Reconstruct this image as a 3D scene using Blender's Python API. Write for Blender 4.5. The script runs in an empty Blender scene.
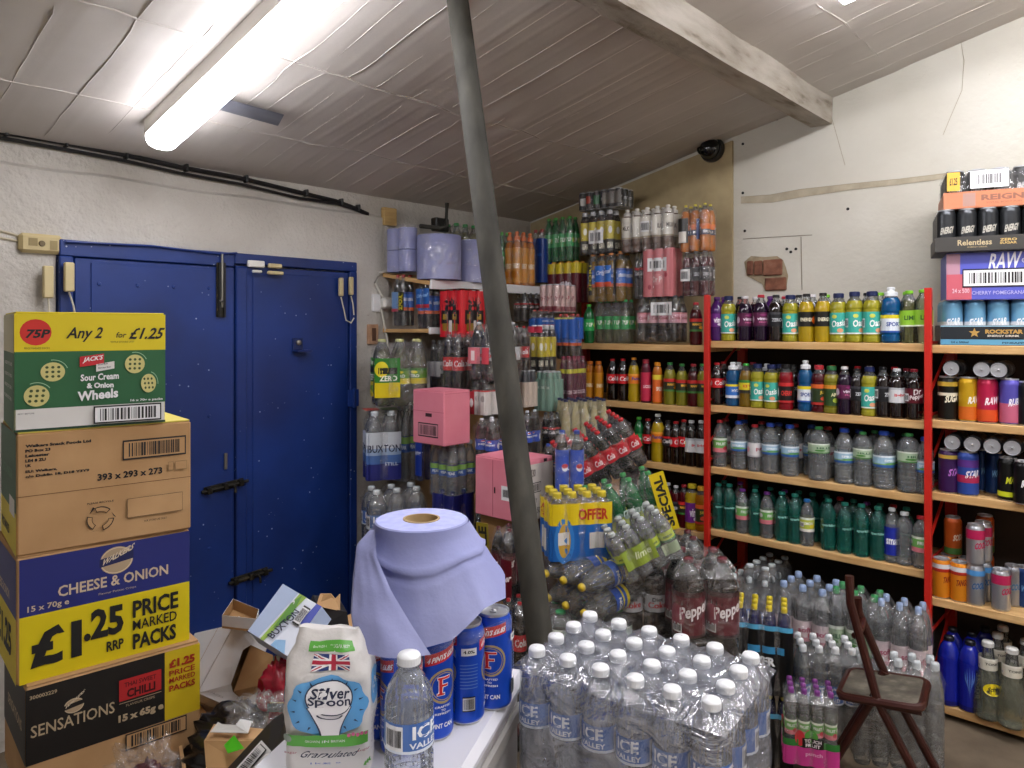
import bpy, math, random
from mathutils import Vector, Matrix, Euler, noise
PI = math.pi
R = random.Random(11)
SC = bpy.context.scene
COL = SC.collection
CX, CY, F, EYE = 512.0, 328.0, 740.0, 1.6
cA, sA = .6728, .7399
YC = -math.atan2(sA, cA)                      # yaw of the camera's right axis in the room


def W(X, Z, h):                               # camera-aligned metres -> room metres
    return Vector((cA * X + sA * Z, -sA * X + cA * Z, h))


def P(x, y, Z):
    return W((x - CX) / F * Z, Z, EYE - (y - CY) / F * Z)


def Pv(x, y, v):
    a = (x - CX) / F
    return P(x, y, v / (cA - sA * a))


def Pu(x, y, u):
    a = (x - CX) / F
    return P(x, y, u / (cA * a + sA))


def Ph(x, y, h):
    return P(x, y, (EYE - h) * F / (y - CY))


U1, V1, U0, V0 = 3.85, 3.33, -1.3, -2.4       # room extents


def ceil(v):
    return 2.34 + (V1 - v) * .217


# ---------------------------------------------------------------- materials
def lin(h):
    h = h.lstrip('#')
    o = []
    for i in (0, 2, 4):
        c = int(h[i:i + 2], 16) / 255
        o.append(c / 12.92 if c <= .04045 else ((c + .055) / 1.055) ** 2.4)
    return (o[0], o[1], o[2], 1)


_m = {}


def nodes(name):
    m = bpy.data.materials.new(name)
    m.use_nodes = True
    nt = m.node_tree
    return m, nt, nt.nodes.get('Principled BSDF'), nt.nodes.get('Material Output')


def C(h, rough=.5, metal=0, trans=0, coat=0, sss=0):
    k = (h, rough, metal, trans, coat)
    if k in _m:
        return _m[k]
    m, nt, b, o = nodes('paint_' + h.strip('#'))
    b.inputs['Base Color'].default_value = lin(h)
    b.inputs['Roughness'].default_value = rough
    b.inputs['Metallic'].default_value = metal
    b.inputs['Transmission Weight'].default_value = trans
    b.inputs['Coat Weight'].default_value = coat
    if trans:
        b.inputs['IOR'].default_value = 1.3
    _m[k] = m
    return m


def tex(nt, kind, scale, detail=4, vec=None, **kw):
    t = nt.nodes.new('ShaderNodeTex' + kind)
    t.inputs['Scale'].default_value = scale
    if 'Detail' in t.inputs:
        t.inputs['Detail'].default_value = detail
    for k, v in kw.items():
        t.inputs[k].default_value = v
    if vec is None:
        tc = nt.nodes.new('ShaderNodeTexCoord')
        vec = tc.outputs['Object']
    nt.links.new(vec, t.inputs['Vector'])
    return t


def ramp(nt, src, stops):
    r = nt.nodes.new('ShaderNodeValToRGB')
    e = r.color_ramp.elements
    while len(e) < len(stops):
        e.new(.5)
    for i, (p, c) in enumerate(stops):
        e[i].position = p
        e[i].color = lin(c) if isinstance(c, str) else (c, c, c, 1)
    nt.links.new(src, r.inputs['Fac'])
    return r


def bump(nt, b, src, strength=.3, dist=.01):
    n = nt.nodes.new('ShaderNodeBump')
    n.inputs['Strength'].default_value = strength
    n.inputs['Distance'].default_value = dist
    nt.links.new(src, n.inputs['Height'])
    nt.links.new(n.outputs['Normal'], b.inputs['Normal'])
    return n


def mix(nt, fac, a, b):
    x = nt.nodes.new('ShaderNodeMix')
    x.data_type = 'RGBA'
    if isinstance(fac, float):
        x.inputs[0].default_value = fac
    else:
        nt.links.new(fac, x.inputs[0])
    for s, i in ((a, 6), (b, 7)):
        if isinstance(s, str):
            x.inputs[i].default_value = lin(s)
        else:
            nt.links.new(s, x.inputs[i])
    return x.outputs[2]


def noisy(name, stops, scale=8, rough=.6, bscale=None, bs=.2, bd=.004, metal=0, detail=5, stretch=None):
    m, nt, b, o = nodes(name)
    vec = None
    if stretch:
        tc = nt.nodes.new('ShaderNodeTexCoord')
        mp = nt.nodes.new('ShaderNodeMapping')
        mp.inputs['Scale'].default_value = stretch
        nt.links.new(tc.outputs['Object'], mp.inputs['Vector'])
        vec = mp.outputs['Vector']
    t = tex(nt, 'Noise', scale, detail, vec)
    r = ramp(nt, t.outputs['Fac'], stops)
    nt.links.new(r.outputs['Color'], b.inputs['Base Color'])
    b.inputs['Roughness'].default_value = rough
    b.inputs['Metallic'].default_value = metal
    if bscale:
        t2 = tex(nt, 'Noise', bscale, 6, vec)
        bump(nt, b, t2.outputs['Fac'], bs, bd)
    return m


def wall_mat(name, base, dirt, chip, rough=.8, bs=.8):
    m, nt, b, o = nodes(name)
    t1 = tex(nt, 'Noise', 1.6, 6)
    r1 = ramp(nt, t1.outputs['Fac'], [(.35, dirt), (.62, base)])
    t2 = tex(nt, 'Noise', 26, 8)
    r2 = ramp(nt, t2.outputs['Fac'], [(.70, 0.0), (.78, 1.0)])
    t3 = tex(nt, 'Noise', 4.5, 3)
    r3 = ramp(nt, t3.outputs['Fac'], [(.52, 0.0), (.66, 1.0)])
    mm = nt.nodes.new('ShaderNodeMath')
    mm.operation = 'MULTIPLY'
    nt.links.new(r2.outputs['Color'], mm.inputs[0])
    nt.links.new(r3.outputs['Color'], mm.inputs[1])
    nt.links.new(mix(nt, mm.outputs[0], r1.outputs['Color'], chip), b.inputs['Base Color'])
    b.inputs['Roughness'].default_value = rough
    t4 = tex(nt, 'Noise', 38, 9)
    t5 = tex(nt, 'Noise', 7, 5)
    ad = nt.nodes.new('ShaderNodeMath')
    ad.operation = 'ADD'
    nt.links.new(t4.outputs['Fac'], ad.inputs[0])
    nt.links.new(t5.outputs['Fac'], ad.inputs[1])
    bump(nt, b, ad.outputs[0], bs, .012)
    return m


def blue_paint():
    m, nt, b, o = nodes('blue_door_paint')
    t1 = tex(nt, 'Noise', 2.2, 5)
    r1 = ramp(nt, t1.outputs['Fac'], [(.3, '#0c245c'), (.7, '#13357f')])
    v = tex(nt, 'Voronoi', 30, 0)
    v.inputs['Randomness'].default_value = 1
    rv = ramp(nt, v.outputs['Distance'], [(.065, 1.0), (.125, 0.0)])
    t3 = tex(nt, 'Noise', 5.5, 4)
    r3 = ramp(nt, t3.outputs['Fac'], [(.53, 0.0), (.60, 1.0)])
    mm = nt.nodes.new('ShaderNodeMath')
    mm.operation = 'MULTIPLY'
    nt.links.new(rv.outputs['Color'], mm.inputs[0])
    nt.links.new(r3.outputs['Color'], mm.inputs[1])
    nt.links.new(mix(nt, mm.outputs[0], r1.outputs['Color'], '#b9c3d8'), b.inputs['Base Color'])
    b.inputs['Roughness'].default_value = .42
    t4 = tex(nt, 'Noise', 14, 5)
    bump(nt, b, t4.outputs['Fac'], .15, .004)
    return m


def clear(name, h, fac=.5, rough=.04, ior=1.22, tint=None, haze=.0):
    k = ('clear', name)
    if k in _m:
        return _m[k]
    m, nt, b, o = nodes(name)
    b.inputs['Base Color'].default_value = lin(h)
    b.inputs['Transmission Weight'].default_value = 1 - haze
    b.inputs['Roughness'].default_value = rough
    b.inputs['IOR'].default_value = ior
    b.inputs['Coat Weight'].default_value = .5
    b.inputs['Coat Roughness'].default_value = .03
    tr = nt.nodes.new('ShaderNodeBsdfTransparent')
    tr.inputs['Color'].default_value = lin(tint or h)
    mx = nt.nodes.new('ShaderNodeMixShader')
    mx.inputs[0].default_value = fac
    nt.links.new(tr.outputs[0], mx.inputs[1])
    nt.links.new(b.outputs[0], mx.inputs[2])
    t = tex(nt, 'Noise', 2.2, 2)
    bn = bump(nt, b, t.outputs['Fac'], .3, .12)
    fr = nt.nodes.new('ShaderNodeFresnel')
    fr.inputs['IOR'].default_value = 1.55
    nt.links.new(bn.outputs['Normal'], fr.inputs['Normal'])
    gl = nt.nodes.new('ShaderNodeBsdfGlossy')
    gl.inputs['Roughness'].default_value = .09
    nt.links.new(bn.outputs['Normal'], gl.inputs['Normal'])
    m2 = nt.nodes.new('ShaderNodeMixShader')
    nt.links.new(fr.outputs[0], m2.inputs[0])
    nt.links.new(mx.outputs[0], m2.inputs[1])
    nt.links.new(gl.outputs[0], m2.inputs[2])
    nt.links.new(m2.outputs[0], o.inputs['Surface'])
    _m[k] = m
    return m


def film(name, lo, hi, scale=14, tint='#ffffff', rough=.13, bs=.8):
    m, nt, b, o = nodes(name)
    b.inputs['Base Color'].default_value = lin(tint)
    b.inputs['Roughness'].default_value = .5
    t = tex(nt, 'Noise', scale, 4, Distortion=1.4)
    r = ramp(nt, t.outputs['Fac'], [(.45, lo), (.72, hi)])
    gl = nt.nodes.new('ShaderNodeBsdfGlossy')
    gl.inputs['Roughness'].default_value = rough
    bn = bump(nt, b, t.outputs['Fac'], bs, .03)
    nt.links.new(bn.outputs['Normal'], gl.inputs['Normal'])
    m1 = nt.nodes.new('ShaderNodeMixShader')
    m1.inputs[0].default_value = .72
    nt.links.new(b.outputs[0], m1.inputs[1])
    nt.links.new(gl.outputs[0], m1.inputs[2])
    tr = nt.nodes.new('ShaderNodeBsdfTransparent')
    mx = nt.nodes.new('ShaderNodeMixShader')
    nt.links.new(r.outputs['Color'], mx.inputs[0])
    nt.links.new(tr.outputs[0], mx.inputs[1])
    nt.links.new(m1.outputs[0], mx.inputs[2])
    nt.links.new(mx.outputs[0], o.inputs['Surface'])
    return m


def liquid(h, trans=.35):
    return C(h, .07, 0, trans, .6)


def emit(name, h, s):
    m, nt, b, o = nodes(name)
    b.inputs['Base Color'].default_value = lin(h)
    b.inputs['Emission Color'].default_value = lin(h)
    b.inputs['Emission Strength'].default_value = s
    return m


CARD = noisy('brown_cardboard', [(.3, '#a98256'), (.7, '#bd976a')], 6, .8, 90, .1, .001)
CARDIN = noisy('cardboard_inside', [(.3, '#8e6a42'), (.7, '#a78355')], 6, .85)
WOODM = noisy('shelf_pine', [(.3, '#c0935a'), (.7, '#dcb67e')], 5, .6, 40, .1, .002, stretch=(8, 1, 8))
DARKWOOD = noisy('shaded_hardboard', [(.3, '#1d140e'), (.7, '#33251a')], 5, .8)  # backing brown taken near black: shade behind the bottles put into it
STEELPOLE = noisy('galvanised_pipe', [(.25, '#26251f'), (.55, '#403e37'), (.8, '#5f5c52')], 12, .75, 90, .3, .001, metal=.15, stretch=(1, 1, .35))
RED = C('#c3241a', .35)
BLACK = C('#0d0d0f', .4)
WHITE = C('#e9e9ea', .5)
INK = C('#151515', .6)
FILM = film('shrink_film', .08, .32, 16, '#ffffff', .13, .8)
FILMW = film('shrink_film_light_added', .26, .56, 15, '#e3eaff', .12, 1.0)  # whiter film: brightness of the front pack is put into its colour
BAGFILM = film('milky_bag', .35, .7, 20)


# ---------------------------------------------------------------- mesh builder
class MB:
    def __init__(s):
        s.v, s.f, s.mi, s.sm, s.mats = [], [], [], [], []

    def m(s, mat):
        if mat not in s.mats:
            s.mats.append(mat)
        return s.mats.index(mat)

    def add(s, vs, fs, mat, smooth=False, xf=None):
        n = len(s.v)
        for p in vs:
            p = Vector(p)
            s.v.append(xf @ p if xf else p)
        i = s.m(mat)
        for f in fs:
            s.f.append([n + k for k in f])
            s.mi.append(i)
            s.sm.append(smooth)
        return s

    def box(s, c, d, mat, xf=None, bev=0.0):
        x, y, z = d[0] / 2, d[1] / 2, d[2] / 2
        c = Vector(c)
        if bev <= 0:
            vs = [c + Vector((a * x, b * y, e * z)) for a in (-1, 1) for b in (-1, 1) for e in (-1, 1)]
            fs = [(0, 1, 3, 2), (4, 6, 7, 5), (0, 4, 5, 1), (2, 3, 7, 6), (0, 2, 6, 4), (1, 5, 7, 3)]
            return s.add(vs, fs, mat, False, xf)
        b_ = min(bev, x * .9, y * .9, z * .9)
        vs, idx = [], {}
        for a in (-1, 1):
            for b in (-1, 1):
                for e in (-1, 1):
                    for k in range(3):
                        q = [a * x, b * y, e * z]
                        for j in range(3):
                            if j != k:
                                q[j] -= (a, b, e)[j] * b_
                        idx[(a, b, e, k)] = len(vs)
                        vs.append(c + Vector(q))
        fs = []
        for k in range(3):
            i, j = (k + 1) % 3, (k + 2) % 3
            for sg in (-1, 1):
                loop = []
                for (p, q) in ((-1, -1), (1, -1), (1, 1), (-1, 1)):
                    t = [0, 0, 0]
                    t[k], t[i], t[j] = sg, p, q
                    loop.append(idx[(*t, k)])
                fs.append(loop if sg > 0 else loop[::-1])
        for k in range(3):
            i, j = (k + 1) % 3, (k + 2) % 3
            for p in (-1, 1):
                for q in (-1, 1):
                    a = [0, 0, 0]
                    a[i], a[j] = p, q
                    lo, hi = list(a), list(a)
                    lo[k], hi[k] = -1, 1
                    loop = [idx[(*lo, i)], idx[(*hi, i)], idx[(*hi, j)], idx[(*lo, j)]]
                    fs.append(loop if p * q < 0 else loop[::-1])
        for a in (-1, 1):
            for b in (-1, 1):
                for e in (-1, 1):
                    l = [idx[(a, b, e, 0)], idx[(a, b, e, 1)], idx[(a, b, e, 2)]]
                    fs.append(l if a * b * e > 0 else l[::-1])
        return s.add(vs, fs, mat, False, xf)

    def lathe(s, prof, mat, seg=20, xf=None, smooth=True, matf=None, caps=False):
        vs = []
        for r, z in prof:
            for k in range(seg):
                a = 2 * PI * k / seg
                vs.append((r * math.cos(a), r * math.sin(a), z))
        for i in range(len(prof) - 1):
            fs = [(i * seg + k, i * seg + (k + 1) % seg, (i + 1) * seg + (k + 1) % seg, (i + 1) * seg + k) for k in range(seg)]
            n = len(s.v)
            mt = matf(i) if matf else mat
            j = s.m(mt)
            for f in fs:
                s.f.append([n + q for q in f])
                s.mi.append(j)
                s.sm.append(smooth)
        n = len(s.v)
        for p in vs:
            p = Vector(p)
            s.v.append(xf @ p if xf else p)
        return s

    def tube(s, pts, r, mat, seg=8, xf=None):
        pts = [Vector(p) for p in pts]
        rs = r if isinstance(r, (list, tuple)) else [r] * len(pts)
        vs, fs = [], []
        up = Vector((0, 0, 1))
        for i, p in enumerate(pts):
            t = (pts[min(i + 1, len(pts) - 1)] - pts[max(i - 1, 0)]).normalized()
            n = t.cross(up)
            if n.length < .05:
                n = t.cross(Vector((1, 0, 0)))
            n.normalize()
            b = t.cross(n)
            for k in range(seg):
                a = 2 * PI * k / seg
                vs.append(p + n * math.cos(a) * rs[i] - b * math.sin(a) * rs[i])
        for i in range(len(pts) - 1):
            for k in range(seg):
                fs.append((i * seg + k, i * seg + (k + 1) % seg, (i + 1) * seg + (k + 1) % seg, (i + 1) * seg + k))
        s.add(vs, fs, mat, True, xf)
        m = len(pts) - 1
        s.add([vs[k] for k in range(seg)], [tuple(range(seg))[::-1]], mat, False, xf)
        s.add([vs[m * seg + k] for k in range(seg)], [tuple(range(seg))], mat, False, xf)
        return s

    def slab(s, front, d, mat, back=None, side=None):
        """polygon of 3-D points swept by the vector d: a real sheet or block"""
        n = len(front)
        d = Vector(d)
        fr = [Vector(p) for p in front]
        bk = [p + d for p in fr]
        s.add(fr, [tuple(range(n))], mat)
        s.add(bk, [tuple(range(n))[::-1]], back or mat)
        for i in range(n):
            j = (i + 1) % n
            s.add([fr[i], bk[i], bk[j], fr[j]], [(0, 1, 2, 3)], side or mat)
        return s

    def grid(s, nx, ny, fn, mat, smooth=True, wrapx=False):
        vs = [fn(i / (nx - (0 if wrapx else 1)), j / (ny - 1)) for j in range(ny) for i in range(nx)]
        fs = []
        for j in range(ny - 1):
            for i in range(nx if wrapx else nx - 1):
                k = (i + 1) % nx
                fs.append((j * nx + i, j * nx + k, (j + 1) * nx + k, (j + 1) * nx + i))
        return s.add(vs, fs, mat, smooth)

    def mesh(s, name, sharp=35):
        me = bpy.data.meshes.new(name)
        me.from_pydata([tuple(p) for p in s.v], [], s.f)
        for mt in s.mats:
            me.materials.append(mt)
        me.polygons.foreach_set('material_index', s.mi)
        me.polygons.foreach_set('use_smooth', s.sm)
        me.update()
        if sharp and any(s.sm):
            me.set_sharp_from_angle(angle=math.radians(sharp))
        return me

    def build(s, name, parent=None, loc=(0, 0, 0), rot=(0, 0, 0), sharp=35):
        return obj(name, s.mesh(name, sharp), parent, loc, rot)


def obj(name, me, parent=None, loc=(0, 0, 0), rot=(0, 0, 0), scale=(1, 1, 1)):
    o = bpy.data.objects.new(name, me)
    COL.objects.link(o)
    o.parent = parent
    o.location = loc
    o.rotation_euler = rot
    o.scale = scale
    return o


def tag(o, label=None, cat=None, group=None, kind=None):
    for k, v in (('label', label), ('category', cat), ('group', group), ('kind', kind)):
        if v:
            o[k] = v
    return o


def thing(name, label, cat, loc=(0, 0, 0), rot=0, group=None):
    if not isinstance(rot, (tuple, list, Euler)):
        rot = (0, 0, rot)
    return tag(obj(name, None, None, loc, rot), label, cat, group)


def struct(name, mb, sharp=35):
    return tag(mb.build(name, sharp=sharp), kind='structure')


# ---------------------------------------------------------------- lettering
_tc = {}


def glyphs(t, bold=0.0):
    k = (t, bold)
    if k not in _tc:
        cu = bpy.data.curves.new('lettering', 'FONT')
        cu.body = t
        cu.resolution_u = 2
        cu.offset = bold
        ob = bpy.data.objects.new('lettering', cu)
        me = bpy.data.meshes.new_from_object(ob)
        vs = [(v.co.x, v.co.y) for v in me.vertices]
        fs = [tuple(p.vertices) for p in me.polygons]
        x0, x1 = min(v[0] for v in vs), max(v[0] for v in vs)
        y0, y1 = min(v[1] for v in vs), max(v[1] for v in vs)
        vs = [((a - x0) / (x1 - x0), (b - y0) / (y1 - y0)) for a, b in vs]
        _tc[k] = (vs, fs, (x1 - x0) / (y1 - y0))
        bpy.data.objects.remove(ob)
        bpy.data.curves.remove(cu)
        bpy.data.meshes.remove(me)
    return _tc[k]


class Art:
    """prints on a surface; x, y run 0..1 over it (y up), each print a hair above the last"""

    def __init__(s, mb, mapf, curved=0):
        s.mb, s.map, s.k, s.cv = mb, mapf, 1, curved

    def _p(s, pts):
        return [s.map(x, y, s.k) for x, y in pts]

    def rect(s, x0, y0, x1, y1, mat, n=1):
        if s.cv:
            n = max(n, int(abs(x1 - x0) * s.cv) + 1)
        vs = s._p([(x0 + (x1 - x0) * i / n, y) for y in (y0, y1) for i in range(n + 1)])
        s.mb.add(vs, [(i, i + 1, n + 2 + i, n + 1 + i) for i in range(n)], mat)
        s.k += 1

    def poly(s, pts, mat):
        s.mb.add(s._p(pts), [tuple(range(len(pts)))], mat)
        s.k += 1

    def ell(s, cx, cy, rx, ry, mat, n=20):
        if s.cv:
            vs, fs = s._p([(cx, cy)]), [(0, 1 + i, 1 + (i + 1) % n) for i in range(n)]
            for q in (1, 2, 3):
                vs += s._p([(cx + rx * q / 3 * math.cos(2 * PI * i / n), cy + ry * q / 3 * math.sin(2 * PI * i / n)) for i in range(n)])
                if q > 1:
                    b0, b1 = 1 + (q - 2) * n, 1 + (q - 1) * n
                    fs += [(b0 + i, b1 + i, b1 + (i + 1) % n, b0 + (i + 1) % n) for i in range(n)]
            s.mb.add(vs, fs, mat)
            s.k += 1
            return
        s.poly([(cx + rx * math.cos(2 * PI * i / n), cy + ry * math.sin(2 * PI * i / n)) for i in range(n)], mat)

    def ring(s, cx, cy, rx, ry, t, mat, n=24, a0=0, a1=2 * PI):
        ps = []
        for i in range(n + 1):
            a = a0 + (a1 - a0) * i / n
            ps += [(cx + rx * math.cos(a), cy + ry * math.sin(a)), (cx + rx * (1 - t) * math.cos(a), cy + ry * (1 - t) * math.sin(a))]
        s.mb.add(s._p(ps), [(2 * i + 1, 2 * i, 2 * i + 2, 2 * i + 3) for i in range(n)], mat)
        s.k += 1

    def text(s, t, x0, y0, x1, y1, mat, bold=.0, slant=0, rise=0):
        vs, fs, asp = glyphs(t, bold)
        w, h = x1 - x0, y1 - y0
        s.mb.add(s._p([(x0 + (a + slant * b) * w, y0 + b * h + rise * a) for a, b in vs]), fs, mat)
        s.k += 1

    def bars(s, x0, y0, x1, y1, frame=True, seed=1):
        r = random.Random(seed)
        s.rect(x0, y0, x1, y1, INK if frame else WHITE)
        w, h = x1 - x0, y1 - y0
        if frame:
            s.rect(x0 + w * .02, y0 + h * .08, x1 - w * .02, y1 - h * .08, frame if not isinstance(frame, bool) else WHITE)
        x = x0 + w * .09
        s.k += 1
        vs, fs = [], []
        while x < x1 - w * .1:
            b = w * r.choice((.008, .012, .02, .03))
            n = len(vs)
            vs += s._p([(x, y0 + h * .16), (x + b, y0 + h * .16), (x + b, y1 - h * .16), (x, y1 - h * .16)])
            fs.append((n, n + 1, n + 2, n + 3))
            x += b + w * r.choice((.01, .015, .025))
        s.mb.add(vs, fs, INK)
        s.k += 1


def flat(O, ux, uy, n, step=.00025):
    O, ux, uy, n = Vector(O), Vector(ux), Vector(uy), Vector(n)
    return lambda x, y, k: O + ux * x + uy * y + n * (.0004 + step * k)


def cyl(r, z0, z1, span=1.0, step=.004, base=.012):
    def f(x, y, k):
        a = -PI / 2 + (x - .5) * 2 * PI * span
        rr = r * (1 + base + step * k)
        return Vector((rr * math.cos(a), rr * math.sin(a), z0 + (z1 - z0) * y))
    return f
# ================================================================ the room
WALLB = wall_mat('painted_block_wall', '#cbc7c0', '#b5b0a8', '#8d7a63')
WALLR = wall_mat('cream_painted_wall', '#d3d0c5', '#c6c2b5', '#a79c86', .75, .28)
CONC = noisy('worn_concrete', [(.25, '#4d4234'), (.55, '#6d604e'), (.8, '#857763')], 4, .85, 40, .4, .006)
CEILM = noisy('painted_foil_sheet', [(.3, '#b9b2ac'), (.7, '#c9c3bd')], 2.5, .5, 60, .12, .002)
BOARD = noisy('chipboard', [(.3, '#a08f6c'), (.7, '#b3a27c')], 9, .8, 60, .1, .002)
BLUE = blue_paint()

mb = MB()
mb.box((1.3, .5, -.05), (5.4, 6.1, .1), CONC)
struct('floor', mb)

# back wall: blockwork, with a thicker rendered lower part that ends in a ragged lip
mb = MB()
mb.box(((U0 + U1) / 2, V1 + .07, 1.35), (U1 - U0 + .2, .14, 2.7), WALLB)


def lip(u):
    return 2.232 - .004 * (u - .2) + .012 * noise.noise(Vector((u * 3, 0, 0)))


us = [U0 + i * .05 for i in range(int((2.62 - U0) / .05) + 1)]
for a, b in zip(us[:-1], us[1:]):
    lo = 1.94 if .93 < a < 2.34 else 0
    for q in ((a, b, lo),):
        t0, t1 = lip(a), lip(b)
        v = V1 - .03
        mb.add([(a, v, lo), (b, v, lo), (b, v, t0 - .012 if b == a else t1 - .012), (a, v, t0 - .012)], [(0, 1, 2, 3)], WALLB, True)
        mb.add([(a, v, t0 - .012), (b, v, t1 - .012), (b, V1, t1 + .006), (a, V1, t0 + .006)], [(0, 1, 2, 3)], WALLB)
mb.add([(2.60, V1 - .03, 0), (2.60, V1, 0), (2.60, V1, 2.22), (2.60, V1 - .03, 2.22)], [(0, 1, 2, 3)], WALLB)
struct('wall_back', mb)

mb = MB()
mb.box((U1 + .07, (V0 + V1) / 2, 1.9), (.14, V1 - V0 + .2, 3.8), WALLR)
# shallow cracks and old board joints in the render
CRACK = C('#a99f89', .9)
JOINT = C('#8b8272', .9)


def wall_line(pts, r, mat):
    mb.tube([Pu(x, y, U1 - .002) for x, y in pts], r, mat, 5)


STAIN = noisy('old_mortar_strip', [(.3, '#a59a84'), (.7, '#bdb39d')], 14, .9, 50, .4, .003)
up = [(741, 197), (770, 195), (800, 189.5), (850, 184), (900, 179), (950, 173)]
dn = [(741, 203.5), (772, 202.5), (802, 197), (850, 190), (900, 184.5), (950, 178)]
for (p, q, r, s) in zip(up[:-1], up[1:], dn[:-1], dn[1:]):
    mb.slab([Pu(*w_, U1 - .0035) for w_ in (p, r, s, q)], (.003, 0, 0), STAIN)
wall_line(up, .0025, CRACK)
wall_line([(801, 237), (802, 290)], .0022, JOINT)
wall_line([(743, 239), (775, 237), (812, 235)], .0018, JOINT)
wall_line([(829, 108), (838, 140), (845, 165)], .0014, CRACK)
wall_line([(960, 36), (964, 60), (962, 90), (950, 118), (943, 135)], .0014, CRACK)
for x, y in ((743, 144), (743, 193), (745, 231), (787, 249), (791, 252), (796, 249), (848, 209), (777, 119)):
    mb.lathe([(0, -.003), (.008, -.003), (.007, .001)], INK, 8, Matrix.Translation(Pu(x, y, U1)) @ Matrix.Rotation(PI / 2, 4, 'Y'))
# ragged exposed brick patch
BRICK = noisy('old_brick', [(.3, '#5d3a2d'), (.6, '#8a5a45'), (.8, '#94705c')], 22, .9, 90, .6, .004)
MORT = noisy('old_mortar', [(.3, '#8a7b62'), (.7, '#b3a488')], 22, .95, 60, .6, .006)
pt = [(744, 262), (751, 256), (765, 257), (777, 256), (783, 260), (786, 268), (788, 276), (786, 289), (764, 289), (762, 284), (747, 276)]
mb.slab([Pu(x, y, U1 - .004) for x, y in pt][::-1], (.003, 0, 0), MORT)
for x0, y0, x1, y1 in ((747, 261, 753, 275), (754, 261, 762, 275), (763, 260, 782, 275), (765, 278, 786, 290)):
    a, b = Pu(x0, y0, U1 - .01), Pu(x1, y1, U1 - .01)
    mb.box(((U1 - .006), (a.y + b.y) / 2, (a.z + b.z) / 2), (.02, abs(a.y - b.y), abs(a.z - b.z)), BRICK, None, .005)
struct('wall_right', mb)

mb = MB()
mb.box((U0 - .07, (V0 + V1) / 2, 1.9), (.14, V1 - V0 + .2, 3.8), WALLB)
struct('wall_left', mb)
mb = MB()
mb.box(((U0 + U1) / 2, V0 - .07, 1.9), (U1 - U0 + .2, .14, 3.8), WALLB)
struct('wall_front', mb)

# ceiling: painted insulating sheet, pulled into long creases that run down the slope
rr = random.Random(5)
creases = []
u = U0
while u < U1:
    creases.append((u, rr.choice((.001, .0015, .002, .003)), rr.uniform(.008, .011), rr.uniform(0, 50)))
    u += rr.uniform(.07, .2)
crossv = [2.35, 1.05, -.2, -1.3]
NU, NV = 470, 76


def ceilpt(a, b):
    u = U0 - .05 + (U1 - U0 + .1) * a
    v = V0 - .05 + (V1 - V0 + .08) * b
    d = 0
    for cu, h, w, ph in creases:
        if abs(u - cu) < .12:
            c = cu + .018 * noise.noise(Vector((v * 1.1, ph, 0))) + .006 * noise.noise(Vector((v * 5, ph, 3)))
            d += h * math.exp(-((u - c) / w) ** 2) * (.35 + .9 * abs(noise.noise(Vector((v * .9, ph, 7)))))
    for cv in crossv:
        c = cv + .05 * noise.noise(Vector((u * 1.3, cv, 1)))
        d += .004 * math.exp(-((v - c) / .03) ** 2)
        d += .009 * math.exp(-((v - c) / .12) ** 2) * noise.noise(Vector((u * 9, v * 5, 2)))
    d += .012 * noise.noise(Vector((u * 1.6, v * 1.2, 4)))
    return Vector((u, v, ceil(v) - .01 - d))


mb = MB()
mb.grid(NU, NV, lambda a, b: ceilpt(1 - a, b), CEILM)
# thin raised folds where the sheet is pinched
rc = random.Random(17)
CT = lambda u, v: ceilpt((u - U0 + .05) / (U1 - U0 + .1), (v - V0 + .05) / (V1 - V0 + .08))
u = U0 + .05
while u < U1 - .05:
    v = -.6 + rc.uniform(0, .4)
    kink = rc.uniform(-.03, .03)
    while v < V1 - .12:
        L = rc.uniform(.6, 1.8)
        e = min(v + L, V1 - .04)
        pts = []
        n = max(3, int((e - v) / .07))
        for i in range(n + 1):
            w = v + (e - v) * i / n
            du = .010 * noise.noise(Vector((w * 1.7, u * 9, 0))) + .005 * noise.noise(Vector((w * 8, u * 9, 5))) + kink * math.exp(-((w - 2.35) / .07) ** 2)
            pts.append(CT(u + du, w) + Vector((0, 0, .001)))
        r = rc.uniform(.0016, .0038)
        mb.tube(pts, [r * .3] + [r * rc.uniform(.7, 1.1) for _ in range(n - 1)] + [r * .3], CEILM, 6)
        v = e + rc.uniform(.0, .14)
    u += rc.uniform(.085, .21)
for cv in (2.35, 1.02, 2.9):
    pts = [CT(U0 + .02 + (U1 - U0 - .06) * i / 70, cv + .03 * noise.noise(Vector((i * .22, cv, 0))) + .012 * noise.noise(Vector((i * .9, cv, 3)))) + Vector((0, 0, .001)) for i in range(71)]
    mb.tube(pts, [rc.uniform(.002, .006) for _ in pts], CEILM, 6)
mb.box(((U0 + U1) / 2, (V0 + V1) / 2, ceil((V0 + V1) / 2) + .09), (U1 - U0 + .3, (V1 - V0 + .3) * 1.024, .1), CEILM,
       Matrix.Translation((0, (V0 + V1) / 2, ceil((V0 + V1) / 2))) @ Matrix.Rotation(-math.atan(.217), 4, 'X') @ Matrix.Translation((0, -(V0 + V1) / 2, -ceil((V0 + V1) / 2))))
struct('ceiling', mb, sharp=0)

# old painted roof beam
OLDWOOD = noisy('flaking_painted_timber', [(.30, '#7d7464'), (.42, '#a39b8f'), (.7, '#b9b3a9')], 5, .8, 40, .6, .005, stretch=(1, 4, 4))
vb = 1.37


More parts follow.
